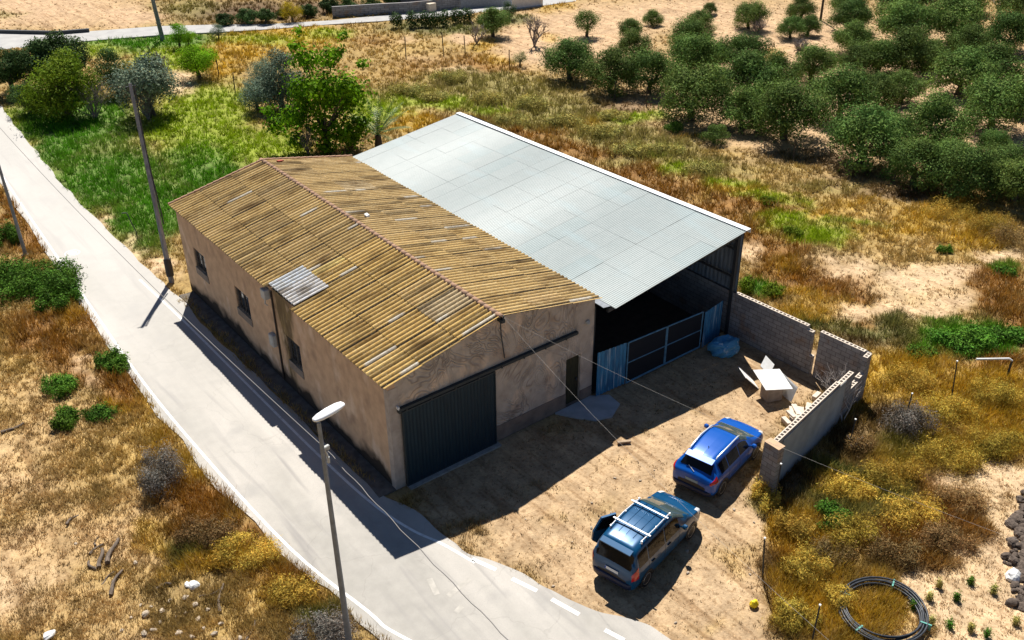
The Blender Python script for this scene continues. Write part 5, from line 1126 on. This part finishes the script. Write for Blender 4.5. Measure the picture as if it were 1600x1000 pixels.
bare(1560, 18, 1.6, 2.6, 5, 'bare small tree near the top right corner', m_twig, 12, .07, 'bare_tree', cat_='tree')
bare(1450, 18, 1.6, 2.6, 5, 'bare small tree between the rear olive trees at the top', m_twig, 13, .07, 'bare_tree', cat_='tree')
# low bushes
def bush(px, py, rx, ry, leafm, label, cat_='bush', nl=5000, size=.06, hk=.6, name='bush', seed=None, group=None, shell=.3, tips=.7, tri=False, asp=2.2):
    P = G(px, py, .3); k = dist(P)/FPX; Rx = rx*k; Rz = max(.3, ry*k*hk); Ry = max(Rx*.6, ry*k*1.2); s_ = seed or int(px+py*3); r = random.Random(s_); lobs = []
    n = 20 if nl > 600 else 9; cy, sy = math.cos(YAW), math.sin(YAW)
    for i in range(n):
        a = r.uniform(0, 6.28); q = r.random()**.5*(.75 if nl > 600 else .1); u_, v_ = Rx*q*math.cos(a), Ry*q*math.sin(a); l = r.uniform(.18, .36) if nl > 600 else .4
        lobs.append((u_*cy+v_*sy, -u_*sy+v_*cy, Rz*r.uniform(.3, .7), Rx*l, Rx*l, Rz*r.uniform(.45, .8)))
    V, F_, C = leaf_cloud(lobs, nl, size, s_, asp=asp, shell=shell, tips=tips, colvar=.6, tri=tri, up=.1); V[:, 2] = np.maximum(V[:, 2], .0)
    o = link(name, npmesh(name, V, F_, leafm, C), None, (P[0], P[1], float(ground_z(P[0], P[1])))); return tag(o, label, cat_, group)
bush(38, 440, 85, 50, m_greenbush, 'big spreading green bush at the left edge beside the road', nl=22000, size=.06, hk=.42, name='green_bush')
bush(12, 370, 22, 30, m_greenbush, 'green bush at the left edge in front of the lamp post', nl=4000, name='green_bush')
bush(92, 465, 34, 34, m_greenbush, 'rounded right end bush of the big green mass by the road', nl=5000, name='green_bush')
bush(172, 560, 27, 24, m_greenbush, 'elongated green bush at the road edge in the dry grass', nl=4500, name='green_bush', size=.05)
bush(185, 572, 16, 12, m_greenbush, 'low tip of the elongated green bush by the road', nl=2000, name='green_bush', size=.05)
bush(88, 600, 30, 26, m_greenbush, 'straggly green bush in the dry field, upper one of three', nl=4500, name='green_bush', size=.05)
bush(98, 650, 27, 24, m_greenbush, 'dark compact green bush in the dry field below the straggly one', nl=5000, name='green_bush', size=.05)
bush(155, 640, 32, 13, m_greenbush, 'low light green bush right of the dark compact one', nl=3000, name='green_bush', size=.05)
bush(250, 745, 42, 42, m_greydry, 'rounded dry grey bush beside the road line', nl=11000, size=.045, hk=1., name='grey_bush', asp=5)
bush(500, 985, 55, 30, m_greydry, 'dry grey bush at the bottom edge by the near lamp', nl=9000, size=.045, hk=.9, name='grey_bush', asp=5)
bush(380, 860, 60, 30, m_goldbush, 'golden brown brush along the bottom left road edge', nl=9000, size=.05, hk=.8, name='dry_bush', asp=5)
bush(320, 830, 50, 30, m_brownbush, 'brown brush below the rounded grey bush', nl=8000, size=.05, hk=.8, name='dry_bush', asp=5)
bush(450, 920, 45, 26, m_goldbush, 'golden tuft brush left of the near lamp pole', nl=6000, size=.05, hk=.8, name='dry_bush', asp=5)
bush(1508, 528, 58, 24, m_greenbush, 'wide dark green patch of bramble in the dry field', nl=10000, size=.07, name='bramble')
bush(1575, 520, 34, 20, m_greenbush, 'green bramble at the right edge beside the wide patch', nl=5000, size=.07, name='bramble')
bush(1440, 547, 26, 12, m_greenbush, 'small green bramble at the left end of the wide patch', nl=3000, size=.06, name='bramble')
bush(1300, 805, 36, 26, m_greenbush, 'fresh green bush in the golden weeds behind the wall shadow', nl=5000, size=.05, name='green_bush')
bush(1208, 452, 18, 18, m_yelgreen, 'bright green bush outside the shed corner, right one', nl=3000, size=.05, name='green_bush')
bush(1166, 445, 14, 24, m_yelgreen, 'bright green bush touching the shed corner', nl=3000, size=.05, name='green_bush')
bush(1240, 360, 16, 16, m_yelgreen, 'small fresh green bush in the field right of the shed roof', nl=2200, size=.05, name='green_bush')
bush(1200, 313, 20, 10, m_yelgreen, 'low lime green plant patch below the orchard shade', nl=2200, size=.05, name='green_bush')
bush(1570, 422, 18, 10, m_greenbush, 'small dark green bush near the right edge above the bramble', nl=2500, size=.06, name='green_bush')
bush(1476, 388, 12, 9, m_greenbush, 'tiny green bush below the golden brush of the orchard edge', nl=1200, size=.05, name='green_bush')
bush(1420, 660, 46, 30, m_greydry, 'dry grey brush around the dark post right of the broken wall', nl=9000, size=.05, hk=1., name='grey_bush', asp=5)
bush(1340, 690, 30, 18, m_brownbush, 'brown brush under the fallen branch by the wall', nl=5000, size=.05, hk=1., name='dry_bush', asp=5)
GB = [(1420, 590, 50, 26, 'golden brush right of the wall corner'), (1480, 640, 54, 30, 'golden brush around the tall leaning post'), (1560, 620, 44, 34, 'golden brush by the bent pole at the right edge'), (1560, 690, 50, 28, 'golden brush with green tips near the right edge'), (1480, 710, 60, 30, 'big golden brush mound in the middle of the right weeds'), (1400, 740, 52, 28, 'yellowish brush mound behind the wall shadow'), (1330, 760, 44, 24, 'golden mound right of the wall end post'), (1420, 800, 60, 30, 'olive-gold brush mound above the pipe coil'), (1330, 830, 50, 30, 'golden brush left of the green bush'), (1240, 820, 36, 30, 'golden brush at the foot of the wall end post'), (1195, 775, 22, 28, 'straw coloured brush at the foot of the end pier'), (1260, 890, 44, 34, 'golden brush along the yard edge, middle'), (1245, 960, 40, 30, 'golden brush along the yard edge, near the yellow bag'), (1310, 930, 30, 24, 'golden brush left of the pipe coil'), (1480, 330, 50, 22, 'golden brush along the orchard edge'), (1545, 350, 40, 22, 'golden brown brush below the last orchard trees')]
for i, (px, py, rx, ry, lb) in enumerate(GB): bush(px, py, rx, ry, m_goldbush, lb, nl=int(6500), size=.06, hk=.75, name='dry_bush', asp=6, shell=.2, tips=.9)
BB = [(1400, 860, 50, 28, 'reddish brown brush above the pipe coil'), (1480, 840, 50, 26, 'brown brush at the edge of the pale sand'), (1500, 780, 50, 26, 'brown brush between golden mounds at the right'), (1300, 860, 40, 24, 'dull brown brush left of the pipe coil'), (1590, 370, 40, 30, 'dark brown brush at the right edge below the orchard')]
for (px, py, rx, ry, lb) in BB: bush(px, py, rx, ry, m_brownbush, lb, nl=6000, size=.055, hk=.75, name='dry_bush', asp=6, shell=.2, tips=.9)
m_khaki = leafmat('khaki_scrub', (.36, .32, .09), .2)
for i, (px, py, rx, ry, lb) in enumerate([(640, 140, 36, 18, 'khaki weed mound behind the tall green tree'), (700, 122, 34, 16, 'khaki weed mound above the shed roof apex'), (760, 150, 40, 18, 'khaki weed mound right of the shed roof apex'), (830, 160, 40, 18, 'khaki weed mound below the first olive'), (880, 190, 40, 18, 'khaki weed mound in the middle of the slope'), (940, 208, 38, 18, 'khaki weed mound below the front olives'), (985, 232, 36, 16, 'khaki weed mound along the shed edge'), (800, 185, 36, 14, 'khaki weed mound close to the shed edge'), (1040, 232, 34, 14, 'khaki weed mound beside the bright round shrub'), (1105, 262, 36, 14, 'khaki weed mound below the olive sapling'), (675, 150, 30, 14, 'small khaki mound nearest the shed apex'), (960, 182, 30, 13, 'small khaki mound under the second olive')]):
    bush(px, py, rx, ry, m_khaki, lb, nl=4500, size=.075, hk=.7, name='weed_mound', asp=3.5, shell=.2, tips=.9)
for i, (px, py) in enumerate([(1455, 925), (1498, 925), (1458, 965), (1487, 970), (1520, 975), (1430, 940), (1555, 915), (1545, 985), (1590, 965), (1520, 900), (1470, 905)]):
    bush(px, py, 12, 9, m_greenbush if i % 2 else m_khaki, 'small sparse green plant on the pale sand below the brown brush', 'plant', nl=420, size=.045, hk=1., name='sand_plant', group='small plants on the pale sand', shell=.1, tips=1., seed=500+i, asp=4)
# far hedge, dark scrub row, wall, house
def hedge(pts_, w_, h_, label, leafm, name='hedge'):
    A = [G(*p) for p in pts_]; lobs = []; o = A[0]
    for a, b in zip(A[:-1], A[1:]):
        L_ = np.linalg.norm(b-a); n = max(2, int(L_/1.1))
        for k in range(n): p = a+(b-a)*k/n-o; lobs.append((p[0]+rnd.uniform(-.2, .2), p[1]+rnd.uniform(-.2, .2), h_*.5, w_*rnd.uniform(.8, 1.1), w_, h_*.55*rnd.uniform(.85, 1.1)))
    V, F_, C = leaf_cloud(lobs, 700*len(lobs), .1, 5, shell=.4); V[:, 2] = np.maximum(V[:, 2], 0)
    return tag(link(name, npmesh(name, V, F_, leafm, C), None, o), label, 'hedge')
hedge([(622, 42), (680, 42), (745, 34)], .8, 1.6, 'long dark clipped hedge in front of the far low wall', m_darkgreen)
ro = [(350, 34, 14), (385, 30, 16), (415, 30, 16), (440, 26, 10), (480, 20, 15), (515, 12, 16), (545, 10, 16), (580, 8, 15), (610, 6, 14)]
for i, (px, py, rp) in enumerate(ro): one_tree(px, py-4, rp, 'dark_shrub', 'dark shrub in the row above the far road, %s from the left' % ORD[i], 'shrub', m_darkgreen, nl=2600, size=.08, z0=.05, Hk=1.1, group='dark shrubs along the far road')
def wallseg(pts_, t, h_, m, label, name, cat_):
    A = [G(*p) for p in pts_]; o = A[0]; mb = MB()
    for a, b in zip(A[:-1], A[1:]):
        d = (b-a); L_ = np.linalg.norm(d); d /= L_; n = np.array([-d[1], d[0], 0]); mb.obox((a+b)/2-o+np.array([0, 0, h_/2]), d*L_/2, n*t/2, (0, 0, h_/2))
    return tag(mb.build(name, m, None, o), label, cat_)
wallseg([(520, 27), (600, 22), (640, 20), (722, 12)], .25, 1.1, m_block, 'low grey stone wall beside the far road at the top', 'stone_wall', 'wall')
wallseg([(800, 14), (848, 8)], .08, 1.3, m_white, 'white fence beside the lone olive at the top edge', 'white_fence', 'fence')
wallseg([(720, 14), (800, 8)], .06, 1.0, m_galv, 'thin grey fence by the far house at the top edge', 'wire_fence', 'fence')
wallseg([(0, 52), (90, 54), (140, 50)], .3, .35, m_steel, 'dark low crash barrier along the far road at the top left', 'road_barrier', 'barrier')
hs_ = empty('far_house', G(690, -6), math.radians(25), 'far house cut by the top edge behind the low stone wall', 'house')
MB().box(-5, 4, -2, 3, 0, 3).build('wall', m_block, hs_); MB().box(-5.3, 4.3, -2.3, 3.3, 3.0, 3.15).build('roof', m_ridge, hs_); MB().box(-3, -1.4, -2.04, -1.99, .9, 2.0).build('window', m_glass, hs_); MB().box(1, 2, -2.04, -1.99, 0, 2.1).build('door', m_bluerail, hs_)
gz = MB().box(-.45, .45, -.35, .35, 0, .9, .03); o = tag(gz.build('utility_cabinet', mat('cream_cabinet', (.6, .5, .38), None, rough=.7)), 'small cream cabinet at the end of the low stone wall', 'cabinet'); P = G(674, 18); o.location = (P[0], P[1], 0)

# ------------------------------------------------------------------ grass: sampled over the view, blades with a size of their own
def blades(N, seed, bpt=7):
    r = np.random.default_rng(seed)
    u = r.uniform(-140, 1740, N); v = r.uniform(-60, 1130, N)
    d = CF[None]+CR[None]*((u-800)/FPX)[:, None]-CU[None]*((v-500)/FPX)[:, None]; t = -CAM[2]/d[:, 2]; P = CAM+d*t[:, None]
    x_, y_ = P[:, 0], P[:, 1]; ok = (t > 0) & (t < 170)
    jx = fbm(x_*1.5, y_*1.5, 60)*.5-.25
    ok &= ~inpoly(x_+jx*.5, y_, ROAD); ok &= ~inpoly(x_, y_, CROSS); ok &= ~((x_ > -.5) & (x_ < 19) & (y_ > -.5) & (y_ < 21.4))
    x_, y_, t = x_[ok], y_[ok], t[ok]; zp = zones(x_, y_)
    cl = fbm(x_*1.1, y_*1.1, 70)*.6+fbm(x_*4, y_*4, 71)*.4
    keep = r.random(len(x_)) < zp[:, 4]*np.clip((cl-.25)*2.6, .05+.4*(zp[:, 1]*1.1 > zp[:, 0]), 1.3)
    x_, y_, t, zp, cl = x_[keep], y_[keep], t[keep], zp[keep], cl[keep]; n = len(x_)
    zz = ground_z(x_, y_)
    h = zp[:, 3]*(.45+1.1*cl)*r.uniform(.6, 1.25, n)
    tc_ = r.uniform(.72, 1.28, n)[:, None]*(1+.25*(fbm(x_*.8, y_*.8, 72)-.5))[:, None]; base = zp[:, :3]*1.12*tc_; sh = r.random(n)
    base = np.where((sh < .10)[:, None], base*np.array([.55, .5, .45]), base); isg_ = zp[:, 1]*1.1 > zp[:, 0]; base = np.where((sh > np.where(isg_, .96, .86))[:, None], base*.6+np.array([.62, .48, .27])*.45, base)
    rep = lambda a: np.repeat(a, bpt, 0)
    X, Y, Zz, H, T = rep(x_), rep(y_), rep(zz), rep(h), rep(t); m = len(X)
    a = r.uniform(0, 2*math.pi, m); rr = r.random(m)**.5*(.04+.10*rep(h)/.4); bx, by = X+rr*np.cos(a), Y+rr*np.sin(a)
    lean = r.uniform(.1, .75, m)*H; a2 = a+r.normal(0, .7, m); H = H*r.uniform(.55, 1.15, m)
    w_ = .00034*T*r.uniform(.7, 1.5, m)*(1+.5*H); a3 = r.uniform(0, math.pi, m)
    A = np.stack([bx-w_*np.cos(a3), by-w_*np.sin(a3), Zz-.01], 1); B = np.stack([bx+w_*np.cos(a3), by+w_*np.sin(a3), Zz-.01], 1)
    Cc = np.stack([bx+lean*np.cos(a2), by+lean*np.sin(a2), Zz+H], 1)
    V = np.stack([A, B, Cc], 1).reshape(-1, 3); Cb = rep(base)*r.uniform(.85, 1.15, m)[:, None]
    return V, np.repeat(Cb, 3, 0), rep(zp[:, 1]*1.1 > zp[:, 0])
V, Cc, isg = blades(250000, 5)
gsel = np.repeat(isg, 3)
for nm, sel, lb in (('dry_grass', ~gsel, 'dry golden and brown grass covering the fields'), ('green_grass', gsel, 'fresh green grass and weeds in the fields')):
    v_ = V[sel]; F_ = np.arange(len(v_)).reshape(-1, 3); o = link(nm, npmesh(nm, v_, F_, m_grass, Cc[sel])); tag(o, lb, 'grass', None, 'stuff')
print('blades', len(V)//3)
